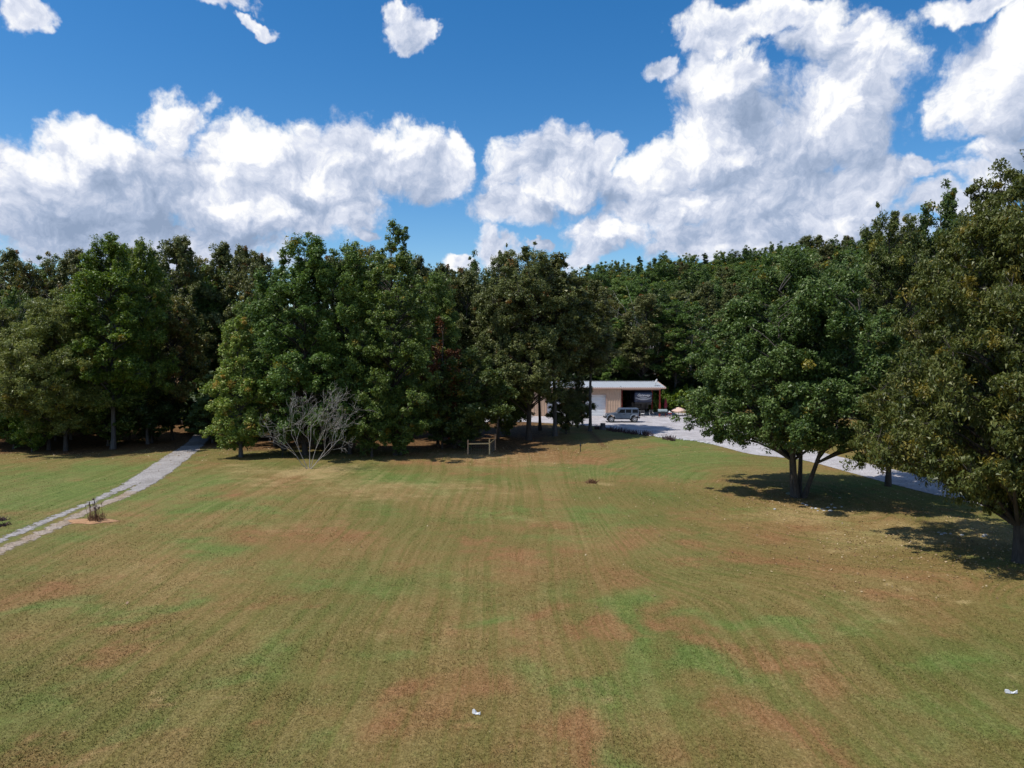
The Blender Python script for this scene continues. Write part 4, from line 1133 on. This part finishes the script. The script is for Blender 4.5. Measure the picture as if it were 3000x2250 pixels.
ht = MB().loft([[(-.72, -.775, 1.182), (2.02, -.775, 1.182), (2.02, .775, 1.182), (-.72, .775, 1.182)], [(-.40, -.70, 1.74), (1.97, -.70, 1.74), (1.97, .70, 1.74), (-.40, .70, 1.74)],
                [(-.36, -.66, 1.80), (1.93, -.66, 1.80), (1.93, .66, 1.80), (-.36, .66, 1.80)], [(-.28, -.52, 1.835), (1.85, -.52, 1.835), (1.85, .52, 1.835), (-.28, .52, 1.835)]]).build('hardtop', M['paint'], jp)
def side_quad(x0, x1, z0, z1, side, out, slant0=0.0, slant1=0.0, th=.012):
    """panel following the inward lean of the cabin side"""
    def yy(z): return side * ((.775 - (z - 1.182) / .558 * .075) + out if z > 1.18 else .78 + out)
    q = [(x0, yy(z0), z0), (x1, yy(z0), z0), (x1 + slant1, yy(z1), z1), (x0 + slant0, yy(z1), z1)]
    r = [(a, b - side * th, c) for a, b, c in q]
    return MB().loft([q, r])
for s_ in (-1, 1):
    for (x0, x1, sl0) in ((-.55, .26, .27), (.38, 1.06, 0), (1.22, 1.90, 0)):
        wn_ = side_quad(x0, x1, 1.24, 1.66, s_, .006, sl0, 0).build('window', M['glass'], jp); fix_normals(wn_)
    for (x0, x1) in ((-.62, .30), (.34, 1.10)):
        dr_ = side_quad(x0, x1, .60, 1.17, s_, .016, 0, 0).build('door', M['paint'], jp); fix_normals(dr_)
        MB().box(x1 - .24, x1 - .08, s_ * .80 - .02, s_ * .80 + .02, 1.03, 1.07, .008).build('handle', M['black'], dr_)
    for ax in (A0, A1):
        rings = []
        n = 12
        for k in range(n + 1):
            a = math.pi * (1.02 - 1.04 * k / n)
            c_, q_ = math.cos(a), math.sin(a)
            zc = .52 + .0
            rings.append([(ax + c_ * .49 * (1.08 if abs(c_) > .7 else 1), s_ * .781, zc + q_ * .49), (ax + c_ * .49 * (1.08 if abs(c_) > .7 else 1), s_ * .94, zc + q_ * .48 - .01), (ax + c_ * .56 * 1.06, s_ * .93, zc + q_ * .55), (ax + c_ * .56 * 1.06, s_ * .781, zc + q_ * .57)])
        fl_ = MB().loft(rings).build('wheel_flare', M['paint_l'], jp); fix_normals(fl_)
    MB().box(-.98, .96, s_ * .86 - .05, s_ * .86 + .05, .42, .47, .015).build('side_step', M['black'], jp)
    mr = MB().box(-.62, -.46, s_ * .93 - .09, s_ * .93 + .09, 1.20, 1.36, .03).box(-.56, -.52, s_ * .81 - .05, s_ * .81 + .05, 1.23, 1.26).build('mirror', M['black'], jp)
    MB().lathe([(.02, -.02), (.11, -.02), (.11, .03), (.02, .04)], (-2.05, s_ * .50, .95), 'x', 14).build('headlight', M['lampw'], jp)
    MB().box(2.02, 2.06, s_ * .70 - .06, s_ * .70 + .06, .86, 1.08, .01).build('tail_lamp', M['lampred'], jp)
    for ax in (A0, A1):
        wl = MB().lathe([(.22, -.12), (.36, -.125), (WR, -.09), (WR, .09), (.36, .125), (.22, .12)], (0, 0, 0), 'y', 26).build('wheel', M['rubber'], jp)
        wl.location = (ax, s_ * .80, WR)
        rm = MB().lathe([(.02, .05), (.24, .055), (.245, .10), (.225, .10), (.21, .07), (.02, .075)] if s_ > 0 else [(.02, -.05), (.24, -.055), (.245, -.10), (.225, -.10), (.21, -.07), (.02, -.075)], (0, 0, 0), 'y', 20).build('rim', M['black'], wl)
        sp = MB()
        for k in range(5):
            a = k * 2 * math.pi / 5 + .3
            sp.tube([(0, s_ * .10, 0), (.13 * math.cos(a), s_ * .112, .13 * math.sin(a)), (.235 * math.cos(a), s_ * .10, .235 * math.sin(a))], [.06, .042, .035], 6)
        sp.lathe([(.235, s_ * .09), (.255, s_ * .125), (.22, s_ * .12)], (0, 0, 0), 'y', 20)
        sp.build('spokes', M['rim'], wl)
MB().box(-2.34, -2.14, -.80, .80, .56, .74, .04).box(-2.14, -2.02, -.4, -.3, .58, .70).box(-2.14, -2.02, .3, .4, .58, .70).build('front_bumper', M['black'], jp)
MB().box(2.06, 2.20, -.78, .78, .52, .70, .03).build('rear_bumper', M['black'], jp)
gr = MB().box(-2.065, -2.042, -.60, .60, .66, 1.06).build('grille', M['paint'], jp)
for k in range(7):
    MB().box(-2.075, -2.066, -.255 + k * .085 - .022, -.255 + k * .085 + .022, .78, 1.02).build('grille_slot', M['black'], gr)
ws = MB().loft([[(-.705, -.68, 1.25), (-.705, .68, 1.25), (-.43, .62, 1.71), (-.43, -.62, 1.71)], [(-.69, -.68, 1.25), (-.69, .68, 1.25), (-.415, .62, 1.71), (-.415, -.62, 1.71)]]).build('windshield', M['glass'], jp); ws.location.x = -.012; fix_normals(ws)
MB().box(1.99, 2.012, -.55, .55, 1.28, 1.66).build('rear_window', M['glass'], jp)
sw = MB().lathe([(.2, 2.12), (.37, 2.11), (.40, 2.16), (.40, 2.30), (.37, 2.34), (.2, 2.34)], (0, .08, 1.10), 'x', 24).build('spare_wheel', M['rubber'], jp)
MB().lathe([(.02, 2.30), (.22, 2.31), (.22, 2.34), (.02, 2.33)], (0, .08, 1.10), 'x', 18).build('rim', M['rim'], sw)
MB().box(2.02, 2.12, -.1, .25, .95, 1.2).build('spare_bracket', M['black'], jp)
MB().box(-1.9, 1.95, -.55, .55, .42, .58).build('chassis', M['black'], jp)
MB().box(-.35, 1.7, -.64, .64, 1.0, 1.17).build('seats', M['black'], jp)

# ------------------------------------------------------------------ yard furniture
def at_px(u, v): return P(u * k3, v * k3)
x, y, z = at_px(1940, 1222)
gz = z + .02
g_ = empty('barrel_smoker', (20.75, 97.0, gz), 'black barrel smoker grill with a grey lid on a red stand below the shed post', 'grill')
MB().lathe([(.02, -.62), (.30, -.62), (.31, -.58), (.31, .58), (.30, .62), (.02, .62)], (0, 0, .72), 'x', 18).build('barrel', M['grillblack'], g_, True)
lid = []
for xx in (-.63, .63):
    lid.append([(xx, .335 * math.cos(a), .74 + .335 * math.sin(a)) for a in [math.pi * k / 10 for k in range(11)]] + [(xx, .30 * math.cos(a), .74 + .30 * math.sin(a)) for a in [math.pi * (10 - k) / 10 for k in range(11)]])
o = MB().loft(lid).build('lid', M['grilllid'], g_); fix_normals(o)
MB().tube([(-.3, -.42, .80), (.3, -.42, .80)], .02, 6).build('lid_handle', M['black'], g_)
for sx_ in (-.45, .45):
    for sy_ in (-.24, .24):
        MB().tube([(sx_, sy_ * .6, .5), (sx_, sy_ * 1.2, 0)], .025, 6).build('leg', M['redsteel'], g_)
MB().box(-.5, .5, -.26, .26, .16, .19).build('lower_rack', M['grillblack'], g_)
MB().tube([(.5, 0, 1.0), (.5, 0, 1.45)], .05, 8).build('chimney', M['grillblack'], g_)

sd = empty('side_table', (21.75, 97.0, gz), 'small red metal side table with a white tray beside the smoker', 'table')
MB().box(-.26, .26, -.22, .22, .60, .64, .01).build('table_top', M['white'], sd)
MB().box(-.24, .24, -.20, .20, .42, .595).build('apron', M['redsteel'], sd)
for sx_ in (-1, 1):
    for sy_ in (-1, 1): MB().tube([(sx_*.18, sy_*.16, .42), (sx_*.24, sy_*.20, 0)], .02, 6).build('leg', M['tancloth'], sd)
MB().box(-.12, .08, -.1, .1, .641, .80, .03).build('tray', M['white'], sd)

um = empty('closed_umbrella', (21.75, 99.6, terr1(21.7, 99.6) + .02), 'folded dark red patio umbrella standing right of the shed post', 'umbrella')
MB().tube([(0, 0, 0), (0, 0, 2.45)], .025, 6).build('pole', M['wire'], um)
rings = []
for zz, rr_ in ((.95, .12), (1.1, .22), (1.35, .21), (1.7, .17), (2.1, .12), (2.42, .03)):
    rings.append([(rr_ * (1 + .22 * math.cos(5 * a)) * math.cos(a), rr_ * (1 + .22 * math.cos(5 * a)) * math.sin(a), zz) for a in [2 * math.pi * k / 20 for k in range(20)]])
MB().loft(rings).build('canopy', M['redcloth'], um, True)
MB().lathe([(.05, 0), (.28, 0), (.28, .06), (.06, .12)], (0, 0, 0), 'z', 16).build('base', M['black'], um)

tb = empty('covered_table', (23.35, 98.6, terr1(23.3, 98.6) + .02), 'low round patio table draped with pinkish tan cloth right of the shed', 'table')
rings = []
for rr_, zz in ((.02, 1.22), (.35, 1.12), (.75, .93), (1.0, .76), (1.03, .66)):
    rings.append([(rr_ * math.cos(a) * 1.05, rr_ * math.sin(a), zz + .05 * math.sin(4 * a) * (rr_ > .5)) for a in [2 * math.pi * k / 18 for k in range(18)]])
MB().loft(rings, False).build('cloth', M['tancloth'], tb)
for a in (.5, 2.2, 3.9, 5.3): MB().tube([(.55 * math.cos(a), .55 * math.sin(a), .75), (.78 * math.cos(a), .78 * math.sin(a), 0)], .022, 6).build('leg', M['black'], tb)
MB().tube([(0, 0, 0), (0, 0, 1.4)], .025, 6).build('pole', M['black'], tb)
MB().lathe([(.05, .62), (.7, .62), (.7, .65), (.05, .65)], (0, 0, 0), 'z', 18).build('table_top', M['black'], tb)

def folding_chair(loc_, rz, seat, label):
    ch = empty('lawn_chair', loc_, label, 'chair', 'lawn chairs about the yard', rz)
    MB().box(-.24, .24, -.22, .22, .42, .46, .01).build('seat', M[seat], ch)
    o = MB().box(-.24, .24, .2, .235, .50, .95, .01).build('backrest', M['charcoal' if seat == 'white' else seat], ch)
    for sx_ in (-1, 1):
        MB().tube([(sx_*.25, -.25, 0), (sx_*.25, .2, .66), (sx_*.25, .24, .95)], .014, 6).build('leg', M['wire'], ch)
        MB().tube([(sx_*.25, .28, 0), (sx_*.25, -.2, .62)], .014, 6).build('leg', M['wire'], ch)
        MB().tube([(sx_*.27, -.22, .63), (sx_*.27, .22, .66)], .018, 6).build('armrest', M['black'], ch)
    return ch
folding_chair((16.9, 96.6, gz), .3, 'white', 'white seated folding chair left of the trailer, next to the parked off road vehicle')
folding_chair((18.0, 96.9, gz), -.2, 'white', 'white seated folding chair before the middle of the trailer nose')
folding_chair((19.3, 97.2, gz), .1, 'charcoal', 'dark folding chair between the trailer nose and the barrel smoker')
x, y, z = at_px(1322, 1300)
folding_chair((x, y, z), 2.6, 'lawnred', 'red lawn chair in the shade left of the wooden rail fence')
x, y, z = at_px(1345, 1302)
folding_chair((x, y, z), 3.4, 'lawnred', 'second red lawn chair in the shade, nearer the wooden rail fence')

# kettle barbecue under the trees
x, y, z = at_px(833, 1338)
kb = empty('kettle_barbecue', (x, y, z), 'black kettle barbecue on thin legs in the shade left of the bare tree', 'barbecue')
MB().lathe([(.05, .50), (.22, .54), (.31, .66), (.33, .78), (.31, .78), (.05, .56)], (0, 0, 0), 'z', 18).build('bowl', M['blackiron'], kb, True)
MB().lathe([(.335, .785), (.32, .90), (.22, 1.02), (.05, 1.07), (.02, 1.07)], (0, 0, 0), 'z', 18).build('lid', M['blackiron'], kb, True)
MB().box(-.06, .06, -.015, .015, 1.075, 1.12).build('lid_handle', M['blackiron'], kb)
for a in (0.4, 2.5, 4.6): MB().tube([(.18 * math.cos(a), .18 * math.sin(a), .56), (.36 * math.cos(a), .36 * math.sin(a), 0)], .02, 6).build('leg', M['blackiron'], kb)

# ------------------------------------------------------------------ wooden corner of rail fence
p1, p2, p3 = at_px(1371, 1331), at_px(1434, 1331), at_px(1451, 1318)
fe = empty('rail_fence', p2, 'unfinished corner of new yellow wooden post and rail fence with wire mesh', 'fence')
o2 = Vector(p2)
hts = [1.30, 1.42, 1.48]
for i, p in enumerate((p1, p2, p3)):
    q = Vector(p) - o2; hh_ = hts[i]
    MB().box(q.x - .055, q.x + .055, q.y - .055, q.y + .055, q.z - .2, q.z + hh_, .008).build('post', M['woodred'] if i != 1 else M['wood'], fe)
def rail(a, b, za, zb, th=.045):
    a, b = Vector(a) - o2, Vector(b) - o2
    d = (b - a); d.z = 0; n_ = Vector((-d.y, d.x, 0)).normalized() * .02; d = d.normalized() * .06
    A, B_ = a + d, b - d
    off_ = Vector((0, -.0, 0))
    r0 = [(A.x - n_.x, A.y - n_.y, A.z + za), (A.x + n_.x, A.y + n_.y, A.z + za), (A.x + n_.x, A.y + n_.y, A.z + za + .10), (A.x - n_.x, A.y - n_.y, A.z + za + .10)]
    r1 = [(B_.x - n_.x, B_.y - n_.y, B_.z + zb), (B_.x + n_.x, B_.y + n_.y, B_.z + zb), (B_.x + n_.x, B_.y + n_.y, B_.z + zb + .10), (B_.x - n_.x, B_.y - n_.y, B_.z + zb + .10)]
    o = MB().loft([r0, r1]).build('rail', M['wood'], fe); fix_normals(o)
rail(p1, p2, .88, .92); rail(p2, p3, .92, .98)
def wmesh(a, b):
    a, b = Vector(a) - o2, Vector(b) - o2
    mb = MB(); n_ = int((b - a).length / .15)
    for i in range(1, n_):
        q = a.lerp(b, i / n_); mb.tube([(q.x, q.y, q.z + .02), (q.x, q.y, q.z + .9)], .004, 3, False)
    for k in range(7):
        mb.tube([(a.x, a.y, a.z + .04 + k * .13), (b.x, b.y, b.z + .04 + k * .13)], .004, 3, False)
    return mb.build('wire_mesh', M['wire'], fe)
wmesh(p1, p2); wmesh(p2, p3)

# ------------------------------------------------------------------ bare tree with several stems
def bare_tree(name, x, y, H, R, stems, label, group, mat, seed, first=.5, thick=.075, levels=4, mound=True):
    rng = np.random.RandomState(seed)
    root = empty(name, (x, y, terr1(x, y)), label, 'tree', group)
    trunk_s, twig_s = [], []
    def grow(p, d, L, r, lvl):
        n = 4; q = p.copy(); dd = d.copy()
        for i in range(n):
            dd = dd + rng.randn(3) * .10 + np.array([0, 0, .035]); dd /= np.linalg.norm(dd)
            q2 = q + dd * L / n; r2 = r * (1 - .12)
            (trunk_s if lvl == 0 else twig_s).append((q, q2, r, r2)); q, r = q2, r2
            if lvl < levels and i >= (1 if lvl else 1) and rng.rand() < (.95 if lvl < 2 else .75):
                side = rng.randn(3); side[2] *= .45; side -= dd * (side @ dd); side /= np.linalg.norm(side)
                nd = dd * .72 + side * .62 + np.array([0, 0, .05]); nd /= np.linalg.norm(nd)
                grow(q, nd, L * rng.uniform(.50, .72), r * .62, lvl + 1)
    for k, (ax, tilt, ln) in enumerate(stems):
        d = np.array([math.sin(tilt) * math.cos(ax), math.sin(tilt) * math.sin(ax), math.cos(tilt)])
        grow(np.array([.10 * math.cos(ax), .10 * math.sin(ax), -.1]), d, ln, thick * (1 if k == 0 else .75), 0)
    for nm, sg in (('trunk', trunk_s), ('branches', twig_s)):
        V, F = segs_mesh([s[0] for s in sg], [s[1] for s in sg], np.array([max(s[2], .0075) for s in sg]), np.array([max(s[3], .0065) for s in sg]), 5 if nm == 'trunk' else 3)
        o = link(nm, np_mesh(nm, V, F, True), root, mat)
        if nm == 'branches': o['kind'] = 'stuff'
    return root
x, y, z = at_px(906, 1373)
bare_tree('bare_tree', x, y, 5.5, 3, [(1.6, .06, 3.5), (0.1, .74, 3.7), (3.1, .42, 3.3), (0.5, .30, 3.3), (3.4, .95, 3.2), (-.3, 1.02, 3.1)], 'leafless grey tree with several spreading stems standing before the woods', None, M['bareb'], 5, thick=.046, levels=5).scale = (.78, .78, .95)
def mound(name, x, y, rx, ry, h, mat, label, seed, kind='stuff', cat=None):
    rng = np.random.RandomState(seed); n = 28; rings = []
    j = 1 + .12 * rng.randn(n)
    for q, zz in ((1.0, .004), (.9, h * .35), (.7, h * .7), (.4, h * .95), (.05, h)):
        rings.append([(x + rx * q * j[k] * math.cos(2*math.pi*k/n), y + ry * q * j[k] * math.sin(2*math.pi*k/n), terr1(x, y) + zz + rng.uniform(-.02, .02) * (q < .95)) for k in range(n)])
    return tag(MB().loft(rings).build(name, mat, None, True), label, cat, kind=kind)
# bare trunks in the woods behind the shed and grey branches at the left
for i, (px, Y, top, l) in enumerate(((636, 118, 296, 'pale bare forked trunk showing among the trees straight above the garage door'), (692, 116, 300, 'tall pale trunk against the dark wood left of the broad maple'), (655, 120, 300, 'thin pale bare trunk among the hillside trees above the trailer'), (626, 121, 290, 'leaning pale bare trunk above the white garage door'))):
    xx = (px - 512) / FPX * Y
    Hs = height_at(top, Y) - terr1(xx, Y)
    bare_tree('dead_tree', xx, Y, Hs, 2, [(rw.uniform(0, 6), .05, Hs * .62), (rw.uniform(0, 6), .16, Hs * .5)], l, 'bare pale trunks in the woods', M['bark_pale'], 30 + i, thick=.16, levels=2)
xx = (42 - 512) / FPX * 72
for i, px in enumerate((38, 20)):
    xx = (px - 512) / FPX * 74
    bare_tree('dead_tree', xx, 74, 15, 3, [(1, .12, 12), (3.4, .3, 9)], ['leafless grey brown tree rising behind the tallest feathery oak', 'leafless grey brown tree nearest the left edge of the view'][i], 'bare trees in the left woods', M['bareb'], 50 + i, thick=.13, levels=4)

# ------------------------------------------------------------------ flower bed by the left drive
x, y, z = at_px(283, 1528)
bed = mound('mulch_bed', x - .25, y + .05, 1.25, .62, .10, M['soil'], 'orange brown mulch bed beside the left wheel track', 3)
pl_ = empty('dead_plant', (x, y, z + .08), 'clump of dead brown stems and seed heads on the mulch bed by the drive', 'plant')
sg = []
rng = np.random.RandomState(3)
for k in range(90):
    a = rng.rand() * 6.28; r = rng.rand() ** .6 * .36; L = rng.uniform(.15, .42) if k < 66 else rng.uniform(.5, .85)
    p = np.array([r * math.cos(a) * 1.3, r * math.sin(a), 0]); q = p + np.array([rng.randn() * .11, rng.randn() * .11, L])
    sg.append((p, q))
V, F = segs_mesh([s[0] for s in sg], [s[1] for s in sg], .018, .006, 3)
link('stems', np_mesh('stems', V, F), pl_, M['drystem'])
tall_ = [s for s in sg if s[1][2] > .5]
V, F = segs_mesh([s[1] for s in tall_], [s[1] + np.array([0, 0, .12]) for s in tall_], .02, .012, 4)
link('seed_heads', np_mesh('seed_heads', V, F), pl_, M['weed'])
MB().tube([(-.05, 0, 0), (-.03, 0, .5), (-.10, 0, 1.05)], [.035, .03, .02], 6).rock((-.13, 0, 1.1), (.06, .06, .08), 3).build('dark_stalk', M['weed'], pl_)
# tufts along the left drive
# ------------------------------------------------------------------ stones and weeds
rng = random.Random(9)
def rocks(pts, mat, name, lab_of, group, size):
    for i, (u, v) in enumerate(pts):
        x, y, z = at_px(u, v); s = rng.uniform(*size)
        o = MB().rock((0, 0, 0), (s, s * rng.uniform(.7, 1), s * rng.uniform(.45, .7)), rng.random()).build(name, M[mat], None, True)
        o.location = (x, y, z); tag(o, lab_of(i), 'rock', group)
rocks([(2318, 1447), (2332, 1453)], 'mossstone', 'boulder', lambda i: ['grey green boulder left of the maple trunk', 'grey green boulder touching the foot of the maple trunk'][i], 'boulders at the foot of the maple', (.28, .36))
rocks([(2352, 1475), (2362, 1480), (2378, 1489), (2390, 1490), (2396, 1497), (2408, 1492), (2414, 1496), (2433, 1497), (2436, 1478), (2446, 1488), (2460, 1458), (2466, 1485), (2270, 1492), (2426, 1488)], 'stone', 'white_rock', lambda i: 'small white rock scattered in the maple shade', 'white rocks in the maple shade', (.07, .15))
rocks([(2750, 1560), (2758, 1566), (2768, 1563), (2785, 1564), (2886, 1568), (2880, 1572), (2818, 1568)], 'stone', 'white_rock', lambda i: 'white rock half hidden under the low boughs of the huge hickory', 'white rocks under the hickory', (.07, .14))
# stony lip of the yard with dark weeds
mb = MB()
for k in range(170):
    u = rng.uniform(0, 1); U = 1775 + u * 330
    pts_ = [(1775, 1253), (1860, 1269), (1950, 1283), (2040, 1291), (2110, 1305)]
    V_ = np.interp(U, [p[0] for p in pts_], [p[1] for p in pts_]) + rng.uniform(-1.5, 2)
    x, y, z = at_px(U, V_); s = rng.uniform(.07, .20)
    mb.rock((x, y, z + .02), (s, s * .8, s * .6), rng.random())
tag(mb.build('edging_stones', M['stone'], None, True), 'strip of small pale stones edging the gravel yard', kind='stuff')
def weeds(name, pts, mat, label, labs=None, hgt=(.25, .6), n=26, rad=.3, kind=None, group=None):
    for i, (u, v) in enumerate(pts):
        x, y, z = at_px(u, v); sg = []
        for k in range(n):
            a = rng.random() * 6.28; r = rng.random() * rad; L = rng.uniform(*hgt)
            p = np.array([r * math.cos(a), r * math.sin(a), -.02]); sg.append((p, p + np.array([rng.gauss(0, .12), rng.gauss(0, .12), L])))
        V, F = segs_mesh([s[0] for s in sg], [s[1] for s in sg], .035, .012, 3)
        o = link(name, np_mesh(name, V, F), None, M[mat]); o.location = (x, y, z)
        tag(o, labs[i] if labs else label, 'weed', group)
weeds('weed_clump', [(1752, 1257), (1790, 1262), (1806, 1265), (1823, 1266), (1840, 1270), (1857, 1272), (1886, 1275), (1900, 1277), (1955, 1288), (1968, 1291)], 'weed', None, ['dark maroon weed clump left of the grey stump', 'dark maroon weed clump just right of the grey stump', 'second maroon weed clump right of the grey stump', 'third maroon weed clump right of the grey stump', 'maroon weed clump on the yard lip below the front wheel of the vehicle', 'maroon weed clump on the yard lip below the rear wheel of the vehicle', 'maroon weed clump on the yard lip below the trailer', 'maroon weed clump on the yard lip below the trailer nose right side', 'maroon weed clump on the yard lip below the tan patio cloth', 'last maroon weed clump on the yard lip before the maple boughs'], group='weeds on the lip of the yard', rad=.5, n=40)
x, y, z = at_px(1766, 1258)
st_ = empty('tree_stump', (x, y, z), 'weathered dark grey stump at the lip of the gravel yard', 'stump')
MB().lathe([(.42, -.1), (.34, .15), (.30, .45), (.29, .72), (.05, .74)], (0, 0, 0), 'z', 12).build('stump_body', M['stump'], st_)
MB().rock((.34, .1, 0), (.2, .14, .2), .3).rock((-.3, -.16, 0), (.18, .14, .2), .7).build('root_flare', M['stump'], st_)
x, y, z = at_px(1700, 1324)
sk = empty('marker_stake', (x, y, z), 'short dark marker stake standing in the brown grass below the yard', 'stake')
MB().tube([(0, 0, -.1), (.02, 0, .55)], .04, 5).build('stake_shaft', M['blackiron'], sk)
MB().lathe([(.02, .5), (.09, .55), (.08, .7), (.02, .74)], (.02, 0, 0), 'z', 8).build('cap', M['blackiron'], sk)
# dry tuft in the field
weeds('dry_tuft', [(1733, 1415)], 'drystem', 'tuft of dry reddish grass standing in the middle of the field', hgt=(.12, .3), n=60, rad=.45)
weeds('leafy_weed', [(4, 1525), (14, 1540)], 'weed', None, ['dark low weed cut off by the left edge beyond the wheel tracks', 'second dark low weed beyond the wheel tracks, nearer them'], hgt=(.08, .22), n=30, rad=.3, group='weeds on the left lawn')
# white scraps
def scrap(u, v, L, w_, rz, label):
    x, y, z = at_px(u, v)
    r = random.Random(int(u)); rings = []
    for i in range(7):
        s = i / 6; ww = w_ * (.35 + .65 * math.sin(math.pi * min(s * 1.1 + .12, 1))); zz = .05 + .045 * math.sin(s * 6 + 1) + .03 * r.random()
        xx = (s - .5) * L
        rings.append([(xx, -ww / 2, .01), (xx, -ww * .25, zz), (xx, ww * .2, zz * .8 + .02), (xx, ww / 2, .012), (xx, ww * .1, zz * .5)])
    o = MB().loft(rings).build('paper_scrap', M['paper'], None); fix_normals(o)
    o.location = (x, y, z + .01); o.rotation_euler = (0, 0, rz)
    tag(o, label, 'litter', 'white scraps lying in the grass')
scrap(1396, 2093, .22, .085, -.45, 'crumpled white scrap lying in the grass low in the middle of the field')
scrap(2962, 2032, .30, .08, -.12, 'long white scrap with a tan end lying in the grass near the right edge')
# pale roof of an outbuilding glimpsed through the left woods
ob = empty('outbuilding', ((425*k3 - 512) / FPX * 88, 88, terr1(-48, 88)), 'small pale roofed outbuilding glimpsed through the left woods', 'shed')
MB().box(-2.6, 2.6, 0, 4, 0, 2.5).build('wall', M['grey'], ob)
MB().prism_x([(-.4, 2.45), (2, 3.5), (4.4, 2.45), (4.4, 2.52), (2, 3.6), (-.4, 2.52)], -2.9, 2.9).build('roof', M['roof'], ob)
MB().box(-.5, .5, -.03, 0, .02, 2.1).build('door', M['inner'], ob)

# ------------------------------------------------------------------ standing grass blades: stuff
def grass(name, n, xr, yr, hgt, wid, seed, label):
    r = np.random.RandomState(seed)
    # density falls with distance as the view does
    y = 1 / (1 / yr[1] + r.rand(n) * (1 / yr[0] - 1 / yr[1]))
    x = (r.rand(n) * 2 - 1) * (y * .80 + 1)
    ok = np.abs(x) < xr; x, y = x[ok], y[ok]; n = len(x)
    z = terr(x, y)
    a = r.rand(n) * 6.28; h = hgt * (.5 + r.rand(n)) * (.6 + .8 * vnoise(x, y, 1.3, 61)); w_ = wid * (.6 + .8 * r.rand(n)) * (y / 25) ** .5
    dxv = np.stack([np.cos(a) * w_, np.sin(a) * w_, 0 * a], -1)
    b = r.rand(n) * 6.28; ln = h * (.5 + .9 * r.rand(n))
    base = np.stack([x, y, z - .005], -1); tip = base + np.stack([np.cos(b) * ln, np.sin(b) * ln, h], -1)
    V = np.stack([base - dxv, base + dxv, tip], 1).reshape(-1, 3)
    return V, np.arange(n * 3).reshape(-1, 3), x, y
V, F, gx_, gy_ = grass('grass', 330000, 50, (14.0, 62), .034, .012, 77, '')
# not on the tracks
def inside(xs, ys_, Lx, Ly, Rx): 
    l_ = np.interp(ys_, Ly, Lx); r_ = np.interp(ys_, Ly, Rx); return (xs > l_ - .1) & (xs < r_ + .1)
kp = ~inside(gx_, gy_, lx, ys, rx)
yl = np.interp(gx_, [p[0] for p in near], [p[1] for p in near]); kp &= gy_ < yl - .2
F = F[kp]; V = V[F.ravel()]; F = np.arange(len(V)).reshape(-1, 3)
m2 = M['ground'].copy(); m2.name = 'grass blades'
# colour of the blade follows the field colours at its foot
ix = np.clip(np.searchsorted(gx, V[:, 0]) , 0, len(gx) - 1); iy = np.clip(np.searchsorted(gy, V[:, 1]), 0, len(gy) - 1)
gme2 = np_mesh('grass', V, F, False, {'patch': ('POINT', 'FLOAT_COLOR', GC[iy, ix])})
tag(link('grass', gme2, None, m2), 'short mown grass blades covering the near field', kind='stuff')

# fallen leaves: dry specks on the grass, thickest under the trees
r = np.random.RandomState(91)
def cluster(n, cx, cy, sx_, sy_): return np.stack([cx + r.randn(n) * sx_, cy + r.randn(n) * sy_], -1)
pts = [cluster(1500, 18.2, 43.0, 5.5, 4.0), cluster(1700, 21.0, 31.5, 5.0, 3.2), np.stack([r.uniform(-34, 6, 2600), 66 - np.abs(r.randn(2600)) * 4.5], -1), np.stack([r.uniform(-55, -36, 700), 63 - np.abs(r.randn(700)) * 2.5], -1), cluster(700, 8, 66, 7, 3.5),
       np.stack([r.uniform(-26, 26, 160), r.uniform(24, 60, 160)], -1)]
XY = np.concatenate(pts); XY = XY[XY[:, 1] > 14]; n = len(XY)
a = r.rand(n) * 6.28; s_ = .025 + .035 * r.rand(n)
z_ = terr(XY[:, 0], XY[:, 1]) + .03 + .02 * r.rand(n)
u_ = np.stack([np.cos(a) * s_, np.sin(a) * s_, r.randn(n) * .015], -1); v_ = np.stack([-np.sin(a) * s_ * .7, np.cos(a) * s_ * .7, r.randn(n) * .015], -1)
c_ = np.stack([XY[:, 0], XY[:, 1], z_], -1)
V = np.stack([c_ - u_, c_ + v_, c_ + u_, c_ - v_], 1).reshape(-1, 3)
M['litter'] = leaf_mat('dry leaf litter', [(0.10, 0.055, 0.028), (0.22, 0.13, 0.06), (0.36, 0.26, 0.13), (0.48, 0.38, 0.22)], trans=.1)
tag(link('fallen_leaves', np_mesh('fallen_leaves', V, np.arange(n * 4).reshape(-1, 4), False, {'tint': ('FACE', 'FLOAT', r.rand(n)), 'turned': ('FACE', 'FLOAT', np.zeros(n))}), None, M['litter']), 'dry fallen leaves scattered over the grass and under the trees', kind='stuff')
